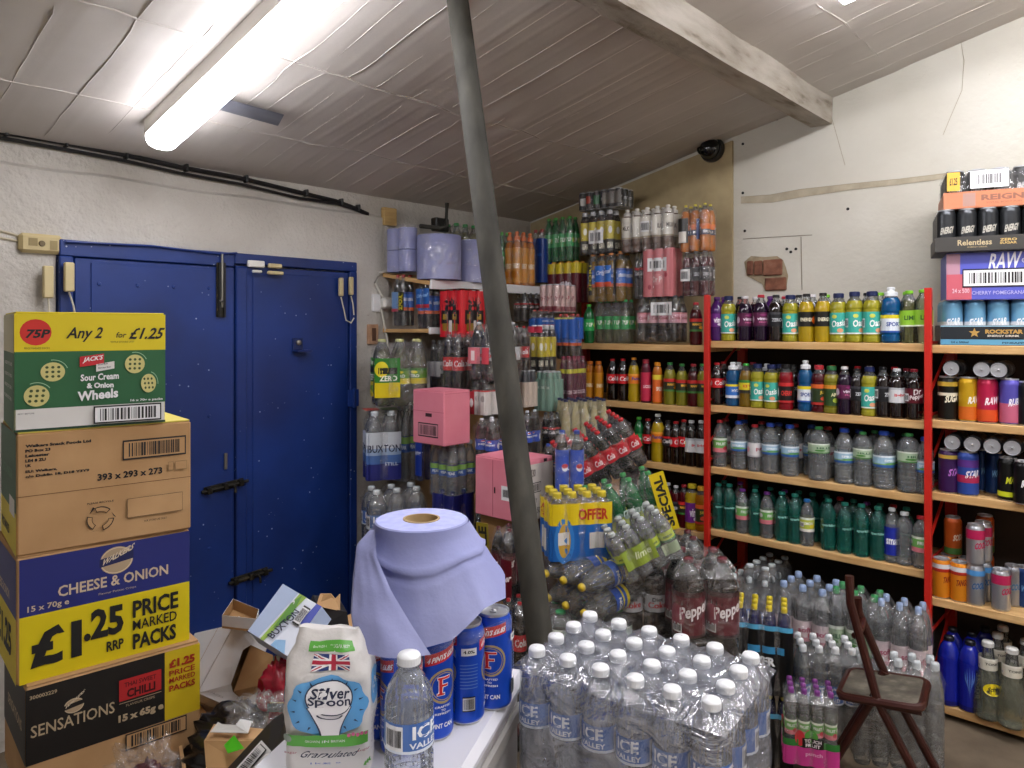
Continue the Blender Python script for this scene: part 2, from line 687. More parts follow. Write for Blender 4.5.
def beampt(a, b):
    u = U0 + (U1 + .05 - U0) * b
    w = .105 + .008 * noise.noise(Vector((u * 2, 0, 5)))
    x, z = [(-.5, 0), (-.5, 1), (.5, 1), (.5, 0)][int(round(a * 4)) % 4]
    n = .008 * noise.noise(Vector((u * 4, x * 7, z * 5)))
    return Vector((u, vb + x * w + n, ceil(vb) + .01 - .145 * z + n + (.02 if z == 0 else 0)))


mb = MB()
mb.grid(4, 90, lambda a, b: beampt(a, b), OLDWOOD, False, True)
struct('ceiling_beam', mb)

# chipboard sheet fixed to the right wall in the corner
mb = MB()
pl = [(1.845, 1.2), (1.845, ceil(1.845) - .03), (3.31, ceil(3.31) - .03), (3.31, 1.2)]
mb.slab([(U1 - .022, v, z) for v, z in pl], (.02, 0, 0), BOARD)
struct('wall_board', mb)

# ---------------------------------------------------------------- blue double doors
dv = V1 - .045
mb = MB()
ul, um, ur = .955, 1.685, 2.368
for a, b, z0, z1 in ((ul, ul + .05, 0, 1.8848), (ur - .045, ur, 0, 1.8998), (ul, um - .0052, 1.885, 1.95), (um - .005, ur, 1.90, 1.95)):
    mb.box(((a + b) / 2, V1 - .03, (z0 + z1) / 2), (b - a, .06, z1 - z0), BLUE, None, .004)
mb.tube([(ul + .02, V1 - .07, 1.94), (1.3, V1 - .068, 1.95), (1.6, V1 - .068, 1.938), (um, V1 - .07, 1.948)], .005, BLUE)
struct('trim_1', mb)
IRON = noisy('worn_black_iron', [(.35, '#17150f'), (.6, '#2a261c'), (.75, '#6a5c3c')], 30, .5, 80, .3, .002, metal=.5)
STEEL = C('#9a988f', .35, .9)
mb = MB()
mb.box(((ul + .053 + um) / 2, V1 - .03, .942), (um - ul - .06, .04, 1.88), BLUE, None, .003)
mb.box(((ul + .1 + um) / 2, V1 - .052, .942), (um - ul - .13, .006, 1.845), BLUE, None, .002)
for u in (1.10, 1.25, 1.40, 1.56):
    for z in (1.78, 1.2, .6):
        mb.lathe([(.009, 0), (.007, .004), (0, .005)], BLUE, 8, Matrix.Translation((u, V1 - .055, z)) @ Matrix.Rotation(PI / 2, 4, 'X'))
d1 = tag(mb.build('door_1'), kind='structure')
mb = MB()
mb.box(((um + .004 + ur - .05) / 2, V1 - .03, .947), (ur - .05 - um - .006, .045, 1.89), BLUE, None, .003)
mb.box((um + .03, V1 - .056, .947), (.05, .008, 1.875), BLUE, None, .003)
mb.box(((um + .08 + ur - .06) / 2, V1 - .056, .942), (ur - .15 - um, .005, 1.845), BLUE, None, .002)
d2 = tag(mb.build('door_2'), kind='structure')


def bolt(name, u0, z0, u1, z1, parent):
    a, b = Vector((u0, V1 - .075, z0)), Vector((u1, V1 - .075, z1))
    d = (b - a)
    mb = MB()
    m = Matrix.Translation((a + b) / 2 + Vector((0, .012, 0))) @ Matrix.Rotation(-math.atan2(d.z, d.x), 4, 'Y')
    mb.box((0, 0, 0), (d.length * .92, .008, .034), IRON, m, .002)
    mb.tube([a - d * .04, b + d * .04], .008, IRON, 10)
    for t in (.12, .5, .86):
        c = a + d * t
        mb.box((0, -.004, 0), (.022, .026, .030), IRON, Matrix.Translation(c + Vector((0, .002, 0))) @ Matrix.Rotation(-math.atan2(d.z, d.x), 4, 'Y'), .003)
    c = a + d * .68
    mb.tube([c, c + Vector((0, -.02, -.012)), c + Vector((0, -.024, -.035))], .006, IRON)
    return mb.build(name, parent)


p, q = Pv(203, 492, V1 - .07), Pv(246, 481, V1 - .07)
bolt('bolt', p.x, p.z, q.x, q.z, d1)
p, q = Pv(230, 583, V1 - .07), Pv(270, 570, V1 - .07)
bolt('bolt', p.x, p.z, q.x, q.z, d2)
# tall black slide bolt at the top of the left leaf
mb = MB()
p = Pv(221, 290, V1 - .06)
mb.box((p.x, V1 - .06, p.z), (.045, .012, .25), IRON, None, .003)
mb.box((p.x - .012, V1 - .070, p.z), (.008, .01, .25), BLACK)
mb.box((p.x + .012, V1 - .070, p.z), (.008, .01, .25), BLACK)
mb.tube([(p.x, V1 - .072, p.z - .08), (p.x, V1 - .072, p.z + .165)], .006, STEEL)
mb.tube([(p.x, V1 - .074, p.z - .055), (p.x - .018, V1 - .092, p.z - .05)], .005, STEEL)
mb.build('slide_bolt', d1)
# lock with its ledge on the right leaf, and a thin latch on the left one
mb = MB()
p = Pv(297, 345, V1 - .06)
mb.box((p.x, V1 - .065, p.z + .005), (.055, .012, .06), C('#0d2358', .4), None, .003)
mb.lathe([(.013, 0), (.013, .012), (.008, .014), (0, .014)], STEEL, 12, Matrix.Translation((p.x, V1 - .07, p.z + .012)) @ Matrix.Rotation(PI / 2, 4, 'X'))
mb.box((p.x + .015, V1 - .085, p.z - .03), (.085, .05, .012), C('#1a2c66', .35), None, .003)
mb.build('lock', d2)
p = Pv(225, 461, V1 - .055)
MB().box((p.x, V1 - .062, p.z), (.014, .01, .075), STEEL, None, .002).build('latch', d1)
# hinge on the right jamb
mb = MB()
p = Pv(351, 398, V1 - .06)
mb.box((ur - .03, V1 - .066, p.z), (.07, .006, .09), C('#1b3a86', .45), None, .002)
mb.lathe([(.009, -.05), (.009, .05)], BLUE, 8, Matrix.Translation((ur - .028, V1 - .073, p.z)))
mb.build('hinge', d2)

# alarm contacts
CREAM = C('#c9b98c', .5)


def contact(x, y, w, h, label, mat=CREAM, cable=None, dv=.07):
    p = Pv(x, y, V1 - dv)
    t = thing('alarm_contact', label, 'sensor', (p.x, p.y, p.z), 0, 'alarm contacts on the doors')
    MB().box((0, 0, 0), (w, .022, h), mat, None, .004).build('casing', t)
    if cable:
        mb = MB()
        mb.tube([Pv(a, b, V1 - dv + .004) - Vector((p.x, p.y, p.z)) for a, b in cable], .0035, C('#cfc8b4', .5), 6)
        mb.build('lead', t)


contact(48, 282, .035, .125, 'cream alarm contact on the outer edge of the blue door frame above the green carton', CREAM, [(48, 297), (49, 308), (50, 318)])
contact(69, 277, .035, .115, 'cream alarm contact on the hinge side of the boarded door leaf', CREAM, [(69, 292), (73, 304), (76, 318)], .085)
contact(256, 264, .082, .032, 'long white alarm contact fixed over the top gap of the doors', C('#dcdad4', .5))
contact(257, 271.5, .045, .013, 'small white magnet block on the door top under the long white contact', C('#dcdad4', .5), None, .085)
contact(275, 266, .068, .022, 'cream alarm contact on the door frame beside the long white one', CREAM)
contact(275.5, 273, .08, .016, 'cream magnet strip on the door top below the cream contact', CREAM, None, .085)
contact(341, 287, .022, .095, 'narrow cream alarm contact on the free-swinging door leaf near its hinge edge', CREAM, [(341, 297), (344, 310), (346, 320), (351, 323), (354, 318)], .085)
contact(351, 286, .022, .095, 'narrow cream alarm contact on the door jamb next to the socket', CREAM, [(351, 296), (353, 304), (354, 315)])

# junction box and its cables at the door's top corner
p = Pv(40, 244, V1 - .03)
t = thing('junction_box', 'old cream junction box at the top corner of the blue doors', 'junction box', (p.x, p.y, p.z))
mb = MB()
mb.box((0, 0, 0), (.15, .05, .075), C('#bfae80', .5), None, .012)
mb.lathe([(.012, 0), (.01, .004), (0, .004)], C('#6b5b3a', .5), 10, Matrix.Translation((.0, -.026, 0)) @ Matrix.Rotation(PI / 2, 4, 'X'))
mb.box((-.03, -.0255, .004), (.03, .002, .03), C('#8f7f57', .7))
mb.box((.04, -.0255, -.004), (.026, .002, .036), C('#95855c', .7))
mb.build('casing', t)
mb = MB()
for pts in ([(24, 238), (12, 234), (0, 231), (-30, 226)], [(24, 243), (12, 240), (0, 238), (-30, 236)]):
    mb.tube([Pv(a, b, V1 - .03) - p for a, b in pts], .006, C('#b5ab94', .6), 6)
mb.build('cable', t)

# two black cables clipped along the wall under the ceiling
BCAB = C('#121214', .45)
for k, (dy, w, lab) in enumerate(((0, .011, 'thick black cable clipped under the ceiling, upper of the two'),
                                  (6, .008, 'thinner black cable clipped under the ceiling, lower of the two'))):
    pts = [(-60, 117), (0, 131), (60, 142), (120, 154), (180, 167), (240, 178), (300, 192), (335, 201), (352, 207), (368, 214)]
    r2 = random.Random(k)
    mb = MB()
    mb.tube([Pv(x, y + dy * (1 - .7 * (i > 6)) + r2.uniform(-.8, .8), V1 - .02) for i, (x, y) in enumerate(pts)], w, BCAB, 7)
    t = tag(mb.build('wall_cable'), lab, 'cable', 'cables under the ceiling')
    if k == 0:
        for i, (x, y) in enumerate(pts[1:-1]):
            MB().box(Pv(x + 6, y + dy + 1, V1 - .018), (.012, .036, .035), BCAB, None, .003).build('clip', t)

# socket with plug, wooden block
p = Pv(379, 303, V1 - .035)
t = thing('wall_socket', 'white wall socket with a plug beside the blue doors', 'socket', (p.x, p.y, p.z))
MB().box((-.02, .005, 0), (.055, .03, .1), WHITE, None, .005).build('socket_plate', t)
mb = MB()
mb.box((.035, -.02, .0), (.062, .05, .062), C('#d8d6d0', .4), None, .012)
mb.build('plug', t)
mb = MB()
for pts in ([(383, 297), (375, 283), (379, 273), (387, 271)], [(381, 309), (384, 322), (387, 338), (388, 350)]):
    mb.tube([Pv(a, b, V1 - .05) - p for a, b in pts], .007, C('#d5d2c8', .5), 7)
mb.build('flex', t)
p = Pv(372, 338, V1 - .03)
t = thing('wooden_block', 'small pinkish wooden block screwed to the wall beneath the socket', 'block', (p.x, p.y, p.z))
mb = MB()
mb.box((0, 0, .02), (.07, .03, .11), noisy('bare_softwood', [(.3, '#a07a5c'), (.7, '#bf9a7c')], 20, .8), None, .004)
mb.box((.0, -.018, .02), (.022, .008, .07), C('#5a3c2c', .8))
mb.build('block', t)
p = Pv(389, 217, V1 - .03)
t = thing('timber_offcut', 'short pale timber offcut on the wall above the blue paper rolls', 'block', (p.x, p.y, p.z))
mb = MB()
mb.box((0, 0, 0), (.09, .03, .1), noisy('pale_softwood', [(.3, '#b08f58'), (.7, '#c8a870')], 12, .8, stretch=(1, 1, 6)), None, .003)
mb.build('board', t)

# strip of grey tape on the ceiling
mb = MB()
p, q = (220, 101), (284, 120)


def Pc(x, y, d):
    a, b = (x - CX) / F, (CY - y) / F
    Z = (2.34 - d + V1 * .217 - EYE) / (b + .217 * (cA - sA * a))
    return P(x, y, Z)


def tapept(a, b):
    x, y = 222 + 62 * a - 6 * b, 98 + 17 * a + 11 * b
    return Pc(x, y, .034 + .004 * noise.noise(Vector((a * 7, b * 2, 0))))


mb.grid(14, 5, tapept, C('#5f6068', .35), True)
mb.grid(14, 5, lambda a, b: tapept(a, b) + Vector((0, 0, .0015)), C('#5f6068', .35), True)
tag(mb.build('duct_tape'), 'crumpled strip of grey duct tape stuck on the ceiling beside the tube light', 'tape')

# fluorescent fittings
LIT = emit('lit_diffuser', '#fbfaff', 14.0)
WHITEM = C('#d9d7d2', .4)


LITB = emit('lit_diffuser_bright', '#fbfaff', 27.0)


def batten(u, v, L, label, LIT=LITB):
    ang = -math.atan(.217)
    t = thing('tube_light', label, 'light', (u, v, ceil(v) - .035), (ang, 0, 0), 'tube lights on the ceiling')
    mb = MB()
    mb.box((0, -L / 2, -.004), (.110, L, .066), WHITEM, None, .006)
    mb.build('housing', t)
    mb = MB()
    prof = [(-.056, -.036), (-.057, -.058), (-.046, -.08), (-.02, -.09), (.02, -.09), (.046, -.08), (.057, -.058), (.056, -.036)]
    n = len(prof)
    vs = [(x, y, z) for y in (-.01, -L + .01) for x, z in prof]
    mb.add(vs, [(k, k + 1, n + k + 1, n + k) for k in range(n - 1)] + [(n - 1, 0, n, 2 * n - 1)], LIT, True)
    mb.add(vs, [tuple(range(n))[::-1], tuple(range(n, 2 * n))], LIT)
    mb.build('diffuser', t)
    mb = MB()
    for y in (-.002, -L + .002):
        mb.box((0, y, -.025), (.11, .012, .05), WHITEM, None, .003)
    mb.build('end_cap', t)


batten(1.215, 2.98, 1.75, 'long lit tube light on the sloping ceiling above the blue doors', LIT)
batten(2.70, .92, 1.75, 'lit tube light beyond the roof beam, only its end showing')
batten(.55, .35, 1.75, 'added unseen fill tube light on the ceiling over the viewer')  # added out of view as fill for the foreground
batten(2.1, -.75, 1.5, 'added unseen fill tube light on the ceiling at the far end behind the viewer')  # second added fill lamp, unseen, brightens faces turned to the viewer

# dome camera on the chipboard
p = Pu(713, 150, U1 - .025)
t = thing('dome_camera', 'black dome security camera on the chipboard under the roof', 'camera', (p.x, p.y, p.z))
mt = Matrix.Rotation(-PI / 2, 4, 'Y')
mb = MB()
mb.lathe([(0, 0), (.07, 0), (.072, .012), (.066, .032), (.06, .036)], C('#161617', .45), 24, mt)
mb.build('base', t)
mb = MB()
mb.lathe([(.058, .034), (.055, .055), (.042, .075), (.022, .087), (0, .09)], C('#0a0a0b', .15, 0, 0, .4), 24, mt)
mb.build('dome', t)
mb = MB()
mb.lathe([(0, .0), (.022, .0), (.022, .03), (.017, .031), (.015, .026), (0, .026)], C('#050507', .1), 16, Matrix.Translation((-.062, .025, 0)) @ Matrix.Rotation(-2.1, 4, 'Y') @ Matrix.Rotation(-.5, 4, 'X'))
mb.build('lens', t)

# leaning scaffold pole
P0, P1 = W(-.182, 2.43, 2.70), W(.074, 1.95, .78)
d = P1 - P0
Pb = P0 + d * (2.70 / 1.92)
t = thing('scaffold_pole', 'leaning grey galvanised steel pole from floor to ceiling in the middle of the store', 'pole', Pb)
mb = MB()
pts = [Pb + (P0 - Pb) * (i / 12) - Pb for i in range(13)]
mb.tube(pts, .036, STEELPOLE, 24)
mb.build('tube', t)
mb = MB()
mb.box((0, 0, .012), (.16, .16, .02), STEELPOLE, None, .003)
mb.build('foot_plate', t)

# ---------------------------------------------------------------- red racking
t = thing('storage_racking', 'red steel racking with pine shelves full of bottles along the cream wall', 'shelving', (3.42, .78, 0))
RO = Vector((3.42, .78, 0))
UF = 3.40
for k, v in enumerate((.78, 1.77, 2.82)):
    mb = MB()
    h = 1.765
    lean = .014 * (k == 0)
    mb.box((UF - .01, v, h / 2), (.006, .026, h), RED, None, .002)
    mb.box((UF + .002, v - .010, h / 2), (.020, .006, h), RED, None, .002)
    mb.build('post', t, -RO)
    mb = MB()
    mb.box((U1 - .05, v, h / 2), (.04, .04, h), RED)
    mb.build('post', t, -RO)
    mb = MB()
    z = .12
    while z < 1.35:
        mb.tube([(UF + .01, v, z), (U1 - .05, v, z + .22)], .006, RED, 6)
        mb.tube([(UF + .01, v, z + .22), (U1 - .05, v, z + .22)], .006, RED, 6)
        z += .30
    mb.build('brace', t, -RO)
LV1 = (1.535, 1.213, .904, .592)
LV2 = (1.53, 1.222, .925, .49, .06)
LV0 = (1.512, 1.195, .885, .56)
for v0, v1, lv in ((.785, 1.765, LV1), (-.32, .775, LV2), (1.775, 2.82, LV0)):
    for z in lv:
        mb = MB()
        mb.box(((UF + U1) / 2 + .008, (v0 + v1) / 2, z - .017), (U1 - UF - .03, v1 - v0, .034), WOODM, None, .003)
        mb.build('shelf', t, -RO)
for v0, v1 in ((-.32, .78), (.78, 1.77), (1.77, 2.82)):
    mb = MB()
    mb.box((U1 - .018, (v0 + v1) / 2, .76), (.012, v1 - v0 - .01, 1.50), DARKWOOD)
    mb.build('back_panel', t, -RO)  # backing added to keep the shelf interior dark

# white wall shelf on the back wall, sloping towards the room
t = thing('wall_shelf', 'white-edged wooden wall shelf sloping forward, carrying blue paper rolls', 'shelf', (2.56, V1, 1.90))
mb = MB()
sl = math.radians(-9)
mt = Matrix.Rotation(-sl, 4, 'X')
mb.box((.55, -.22, 0), (1.10, .42, .022), WOODM, mt, .002)
mb.build('board', t, (0, 0, 0))
mb = MB()
mb.box((.55, -.435, -.004), (1.10, .016, .05), WHITE, mt, .003)
mb.build('front_edge', t)
t = thing('wall_shelf', 'lower white-edged wall shelf under the paper rolls, holding wrapped dark bottles', 'shelf', (2.56, V1, 1.585))
MB().box((.55, -.21, 0), (1.10, .41, .02), WOODM, None, .002).build('board', t)
MB().box((.55, -.42, 0), (1.10, .016, .036), WHITE, None, .003).build('front_edge', t)
# ================================================================ stacked crisp cartons
TAPE = clear('packing_tape', '#e8d9b8', .35, .1)
YEL, GRN, NAVY = C('#d9c40f', .5), C('#245f37', .5), C('#222a72', .5)
CWHITE = C('#d8d6d2', .55)


def carton(label, XL, ZL, th, w, dep, z0, h, art, sideart, mat=CARD, topmat=None, name='snack_carton', flaps=True):
    th = math.radians(th)
    t = thing(name, label, 'carton', W(XL, ZL, z0), YC + th)
    mb = MB()
    mb.box((w / 2, dep / 2, h / 2), (w, dep, h), mat, None, .004)
    mb.build('body', t)
    mb = MB()
    art(Art(mb, flat((0, 0, 0), (w, 0, 0), (0, 0, h), (0, -1, 0))))
    mb.build('printed_front', t)
    mb = MB()
    sideart(Art(mb, flat((0, dep, 0), (0, -dep, 0), (0, 0, h), (-1, 0, 0))))
    if mb.v:
        mb.build('printed_side', t)
    mb = MB()
    if flaps:
        for y in (dep * .25, dep * .75):
            mb.box((w / 2, y, h + .002), (w - .006, dep * .5 - .004, .004), topmat or mat, None, .001)
        mb.build('top_flap', t)
    return t


def art1(a):
    a.rect(.0, .0, 1, .02, C('#173f25', .5))
    a.rect(.01, .02, .99, .19, CWHITE)
    a.rect(0, .19, 1, .675, GRN)
    a.rect(0, .675, 1, 1, YEL)
    a.ell(.13, .84, .098, .112, C('#c9271f', .5))
    a.text('75P', .062, .79, .208, .865, INK, .04, .12)
    a.text('PRICE MARKED PACKS', .06, .697, .215, .713, INK)
    a.text('Any 2', .31, .755, .54, .885, INK, .02, .14)
    a.text('for', .645, .79, .715, .84, INK, .01, .14)
    a.text('£1.25', .735, .775, .968, .88, INK, .025, .14)
    a.text('WHILE STOCKS LAST', .61, .745, .775, .76, INK)
    cr, ho = C('#c9c17c', .5), C('#3b4a1e', .6)
    wl = C('#9fc7a0', .5)
    for cx, cy, rx, ry, q in ((.235, .50, .077, .082, 0), (.135, .30, .079, .09, .3), (.778, .55, .07, .085, .1), (.875, .37, .054, .085, -.4)):
        a.ell(cx, cy, rx, ry, cr, 24)
        for i in (-1, 0, 1):
            for j in (-1, 0, 1):
                if abs(i) + abs(j) < 3:
                    a.ell(cx + i * rx * .48 + j * q * rx * .2, cy + j * ry * .48, rx * .15, ry * .15, ho, 6)
                    a.k -= 1
        a.k += 1
        a.ring(cx, cy, rx * 1.28, ry * 1.28, .05, wl, 14, .3 + q, 1.7 + q)
    a.poly([(.405, .535), (.565, .56), (.565, .65), (.405, .625)], C('#c2202b', .5))
    a.text("JACK'S", .422, .565, .55, .62, WHITE, .03, .1, .02)
    a.poly([(.512, .49), (.635, .515), (.635, .58), (.512, .555)], CWHITE)
    a.text('Baked Maize', .525, .545, .59, .56, INK, .01, 0, .01)
    a.text('Snacks', .525, .515, .61, .53, INK, .01, 0, .01)
    a.text('Sour Cream', .41, .41, .665, .47, WHITE, .03, 0, .01)
    a.text('& Onion', .45, .345, .63, .395, WHITE, .045)
    a.text('Wheels', .39, .235, .66, .32, WHITE, .035, 0, .02)
    a.text('16 x 70g e packs', .745, .205, .975, .232, WHITE, .03)
    a.bars(.495, .03, .965, .185, seed=3)
    a.text('BEST BEFORE', .02, .15, .12, .162, INK)


def side1(a):
    a.rect(0, 0, 1, .665, GRN)
    a.rect(0, .665, 1, 1, C('#cfc9a4', .5))
    for y in (.55, .45, .35, .25):
        a.text('INGREDIENTS POTATO STARCH', .15, y, .85, y + .03, CWHITE)


def art2(a):
    seam = C('#6a4a2b', .8)
    a.rect(0, .483, 1, .488, seam)
    for i, (tx, x1) in enumerate((('Walkers Snack Foods Ltd', .395), ('PO Box 23', .175), ('Leicester', .17), ('LE4 8 ZU', .15), ('UK', .075))):
        a.text(tx, .045, .885 - i * .04, x1, .91 - i * .04, INK, .05)
    a.text('EU: Walkers,', .045, .675, .21, .70, INK, .05)
    a.text('c/o Dublin 18, D18 Y3Y9', .045, .635, .385, .66, INK, .05)
    a.text('393 x 293 x 273', .43, .545, .815, .605, INK, .03)
    a.bars(.575, .70, .965, .875, CARD, 5)
    for x0, x1 in ((.85, .885), (.895, .97)):
        a.rect(x0, .565, x1, .645, C('#8d7450', .8))
        a.rect(x0 + .003, .57, x1 - .003, .64, CARD)
    cx, cy = .445, .22
    for k in range(3):
        b = PI / 2 + k * 2 * PI / 3
        a.ring(cx, cy, .078, .105, .42, INK, 10, b - .85, b + .45)
        a.ring(cx, cy, .072, .097, .33, CARD, 10, b - .78, b + .38)
        px, py = cx + .062 * math.cos(b + .62), cy + .084 * math.sin(b + .62)
        a.poly([(px + .03 * math.cos(b + .2), py + .04 * math.sin(b + .2)), (px + .03 * math.cos(b + 2.1), py + .04 * math.sin(b + 2.1)), (px - .02 * math.cos(b + 2.9), py - .03 * math.sin(b + 3.6))], INK)
    a.text('PLEASE RECYCLE', .37, .355, .52, .37, INK, .02)
    a.rect(.6, .19, .94, .36, INK)
    a.rect(.602, .193, .938, .357, CARD)
    a.text('FOR STORE USE ONLY', .70, .135, .84, .152, INK, .01)


def side2(a):
    a.rect(0, 0, 1, .35, YEL)
    a.rect(0, .35, 1, 1, C('#2c5a3c', .5))
    a.rect(.6, .3, .92, .45, CWHITE)
    a.text('SALT & VINEGAR', .15, .6, .8, .68, C('#5f8a6a', .6), .02)
    a.text('PRICE MARKED', .1, .1, .6, .18, INK, .03)


CARTONY = C('#b4ab35', .6)


def logo(a, cx, cy, rx, ry, txt, c1=None):
    a.ell(cx, cy, rx, ry, C('#b09a7c', .5), 28)
    a.ring(cx, cy, rx * .97, ry * .95, .07, C('#d5c2a2', .5))
    a.poly([(cx - rx * 1.02, cy - ry * .35), (cx + rx * 1.02, cy - ry * .05), (cx + rx * 1.02, cy + ry * .55), (cx - rx * 1.02, cy + ry * .25)], c1 or C('#1c2250', .5))
    a.text(txt, cx - rx * .95, cy - ry * .28, cx + rx * .95, cy + ry * .22, C('#d8c8ae', .5), .03, .1, .10)


def art3(a):
    a.rect(.015, .0, 1, .53, YEL)
    a.rect(.015, .53, 1, .985, NAVY)
    ct = C('#cbb79e', .5)
    logo(a, .545, .845, .098, .115, 'WALKERS')
    a.text('CHEESE & ONION', .215, .635, .86, .725, ct, .02)
    a.text('Flavour Potato Crisps', .44, .575, .66, .597, ct)
    a.text('15 x 70g e', .055, .55, .275, .61, ct, .02)
    a.text('£1', .07, .11, .345, .42, INK, .045)
    a.text('.25', .355, .22, .585, .47, INK, .04)
    a.text('RRP', .485, .09, .585, .175, INK, .03)
    a.text('PRICE', .64, .32, .925, .47, INK, .03)
    a.text('MARKED', .64, .215, .915, .30, INK, .012)
    a.text('PACKS', .64, .05, .91, .185, INK, .035)


def side3(a):
    a.rect(0, 0, 1, .52, YEL)
    a.rect(0, .52, 1, .98, NAVY)
    a.text('CHEESE & ONION', .1, .6, .7, .68, C('#cbb79e', .5), .02)
    a.text('£1.25', .1, .15, .8, .42, INK, .05)


def art4(a):
    bk = C('#1b1917', .5)
    a.rect(0, .385, .775, .985, bk)
    a.rect(.775, .385, 1, .985, C('#d0b51c', .5))
    ct = C('#b7a384', .5)
    logo(a, .25, .76, .055, .06, 'WALKERS', bk)
    a.text('300003229', .02, .905, .16, .935, ct, .02)
    a.text('SENSATIONS', .025, .60, .475, .695, ct, .01)
    a.rect(.5, .675, .752, .855, C('#b5292b', .5))
    a.text('THAI SWEET', .53, .785, .72, .825, C('#551013', .5), .02)
    a.text('CHILLI', .545, .69, .715, .765, C('#401012', .5), .04)
    a.rect(.5, .655, .752, .660, ct)
    a.text('FLAVOUR CRISPS', .54, .62, .71, .64, ct)
    a.text('15 x 65g e', .495, .485, .765, .565, ct, .05)
    rd = C('#9e2c18', .5)
    a.text('£1.25', .80, .835, .965, .91, rd, .05)
    a.text('PRICE', .80, .765, .965, .815, rd, .02)
    a.text('MARKED', .80, .705, .965, .75, rd, .02)
    a.text('PACKS', .80, .63, .965, .685, rd, .03)
    a.bars(.535, .245, .91, .385, CARD, 9)
    a.text('307KUJTTV', .03, .05, .2, .09, INK, .02)


def side4(a):
    a.rect(0, .385, 1, .985, C('#1b1917', .5))
    a.text('SENSATIONS', .2, .6, .85, .69, C('#b7a384', .5), .02)


carton('green and yellow carton of wheel snacks, on top of the tall carton stack', -1.117, 1.66, 38, .315, .30, 1.365, .268, art1, side1, C('#cfc9a4', .6), YEL)
carton('plain brown carton with printed dimensions and recycling mark, under the green one', -1.112, 1.66, 40, .375, .293, 1.085, .276, art2, side2, CARD, C('#c9ba4a', .6))
carton('navy and yellow cheese and onion crisp carton, under the plain brown one', -1.112, 1.66, 42, .375, .293, .795, .286, art3, side3)
carton('black and yellow chilli crisp carton, under the navy and yellow one', -1.088, 1.655, 42, .380, .293, .508, .284, art4, side4)
carton('plain brown carton at the foot of the crisp stack', -1.085, 1.67, 42, .375, .293, 0, .505, lambda a: a.rect(.05, .6, .4, .8, CWHITE), lambda a: None)


def artm(a):
    a.rect(0, 0, 1, 1, C('#5e1424', .45))
    a.rect(.55, .70, .8, .84, CWHITE)
    a.bars(.4, .42, .95, .62, seed=4)


carton('small maroon carton low in front of the crisp stack', -.93, 1.22, 14, .14, .16, .52, .20, artm, lambda a: None, C('#4d101d', .5), C('#6b2333', .5), 'small_carton')
MBX = carton('brown carton carrying the small maroon one', -.98, 1.20, 14, .22, .22, 0, .515, lambda a: None, lambda a: None, name='plain_carton')
carton('brown carton standing behind the crisp stack near the doors', -.905, 1.98, 40, .10, .3, .28, .24, lambda a: a.rect(.55, .2, .95, .75, INK), lambda a: None, name='plain_carton')
carton('brown carton under the one behind the crisp stack', -.91, 1.97, 40, .12, .3, 0, .275, lambda a: None, lambda a: None, name='plain_carton')

# ================================================================ white counter
dirc = Vector((-.279, -.96))                  # its long edge in camera metres
tq = math.atan2(-dirc.y, -dirc.x)             # pointing away from the viewer
O2 = Vector((.012, 1.471))                    # far corner on the pole side
HT = .92
yawc = YC + tq - PI / 2
t = thing('counter', 'narrow white counter holding the lager cans, sugar and paper roll', 'counter', W(O2.x, O2.y, 0), yawc)
CW, CL = .30, .95
mb = MB()
mb.box((-CW / 2, -CL / 2, HT - .016), (CW + .03, CL + .03, .032), C('#d6d6dc', .45), None, .012)
mb.build('worktop', t)
mb = MB()
mb.box((-CW / 2, -CL / 2, HT / 2 - .02), (CW, CL, HT - .04), C('#c9c7c6', .5), None, .006)
mb.build('body', t)
mb = MB()
mb.box((.004, -CL / 2, HT - .075), (.012, CL - .01, .035), C('#b9b6b2', .5), None, .005)
mb.build('side_rail', t)

# ---------------------------------------------------------------- lager cans
CANBLUE = C('#1549bd', .28, .3)
CANTOP = C('#cfd1d6', .32, .7)
PROFCAN = [(0, .012), (.70, .012), (.80, 0), (.86, .004), (.95, .03), (1, .055), (1, .88), (.97, .91), (.88, .95), (.84, .97), (.86, .985), (.86, 1), (.81, 1), (.79, .975), (0, .975)]


def can_mesh(mat, seg=28, art=None):
    mb = MB()
    mb.lathe(PROFCAN, mat, seg, matf=lambda i: CANTOP if (i < 4 or i > 8) else mat)
    if art:
        art(Art(mb, cyl(1, .055, .88, 1.0, .0015, .004), 40))
    return mb.mesh('can')


def tab_mesh():
    mb = MB()
    mb.box((0, .12, .985), (.36, .66, .014), CANTOP, None, .005)
    mb.lathe([(0, .99), (.14, .99), (.12, 1.002), (0, 1.002)], CANTOP, 10)
    return mb.mesh('pull_tab')


TAB = tab_mesh()


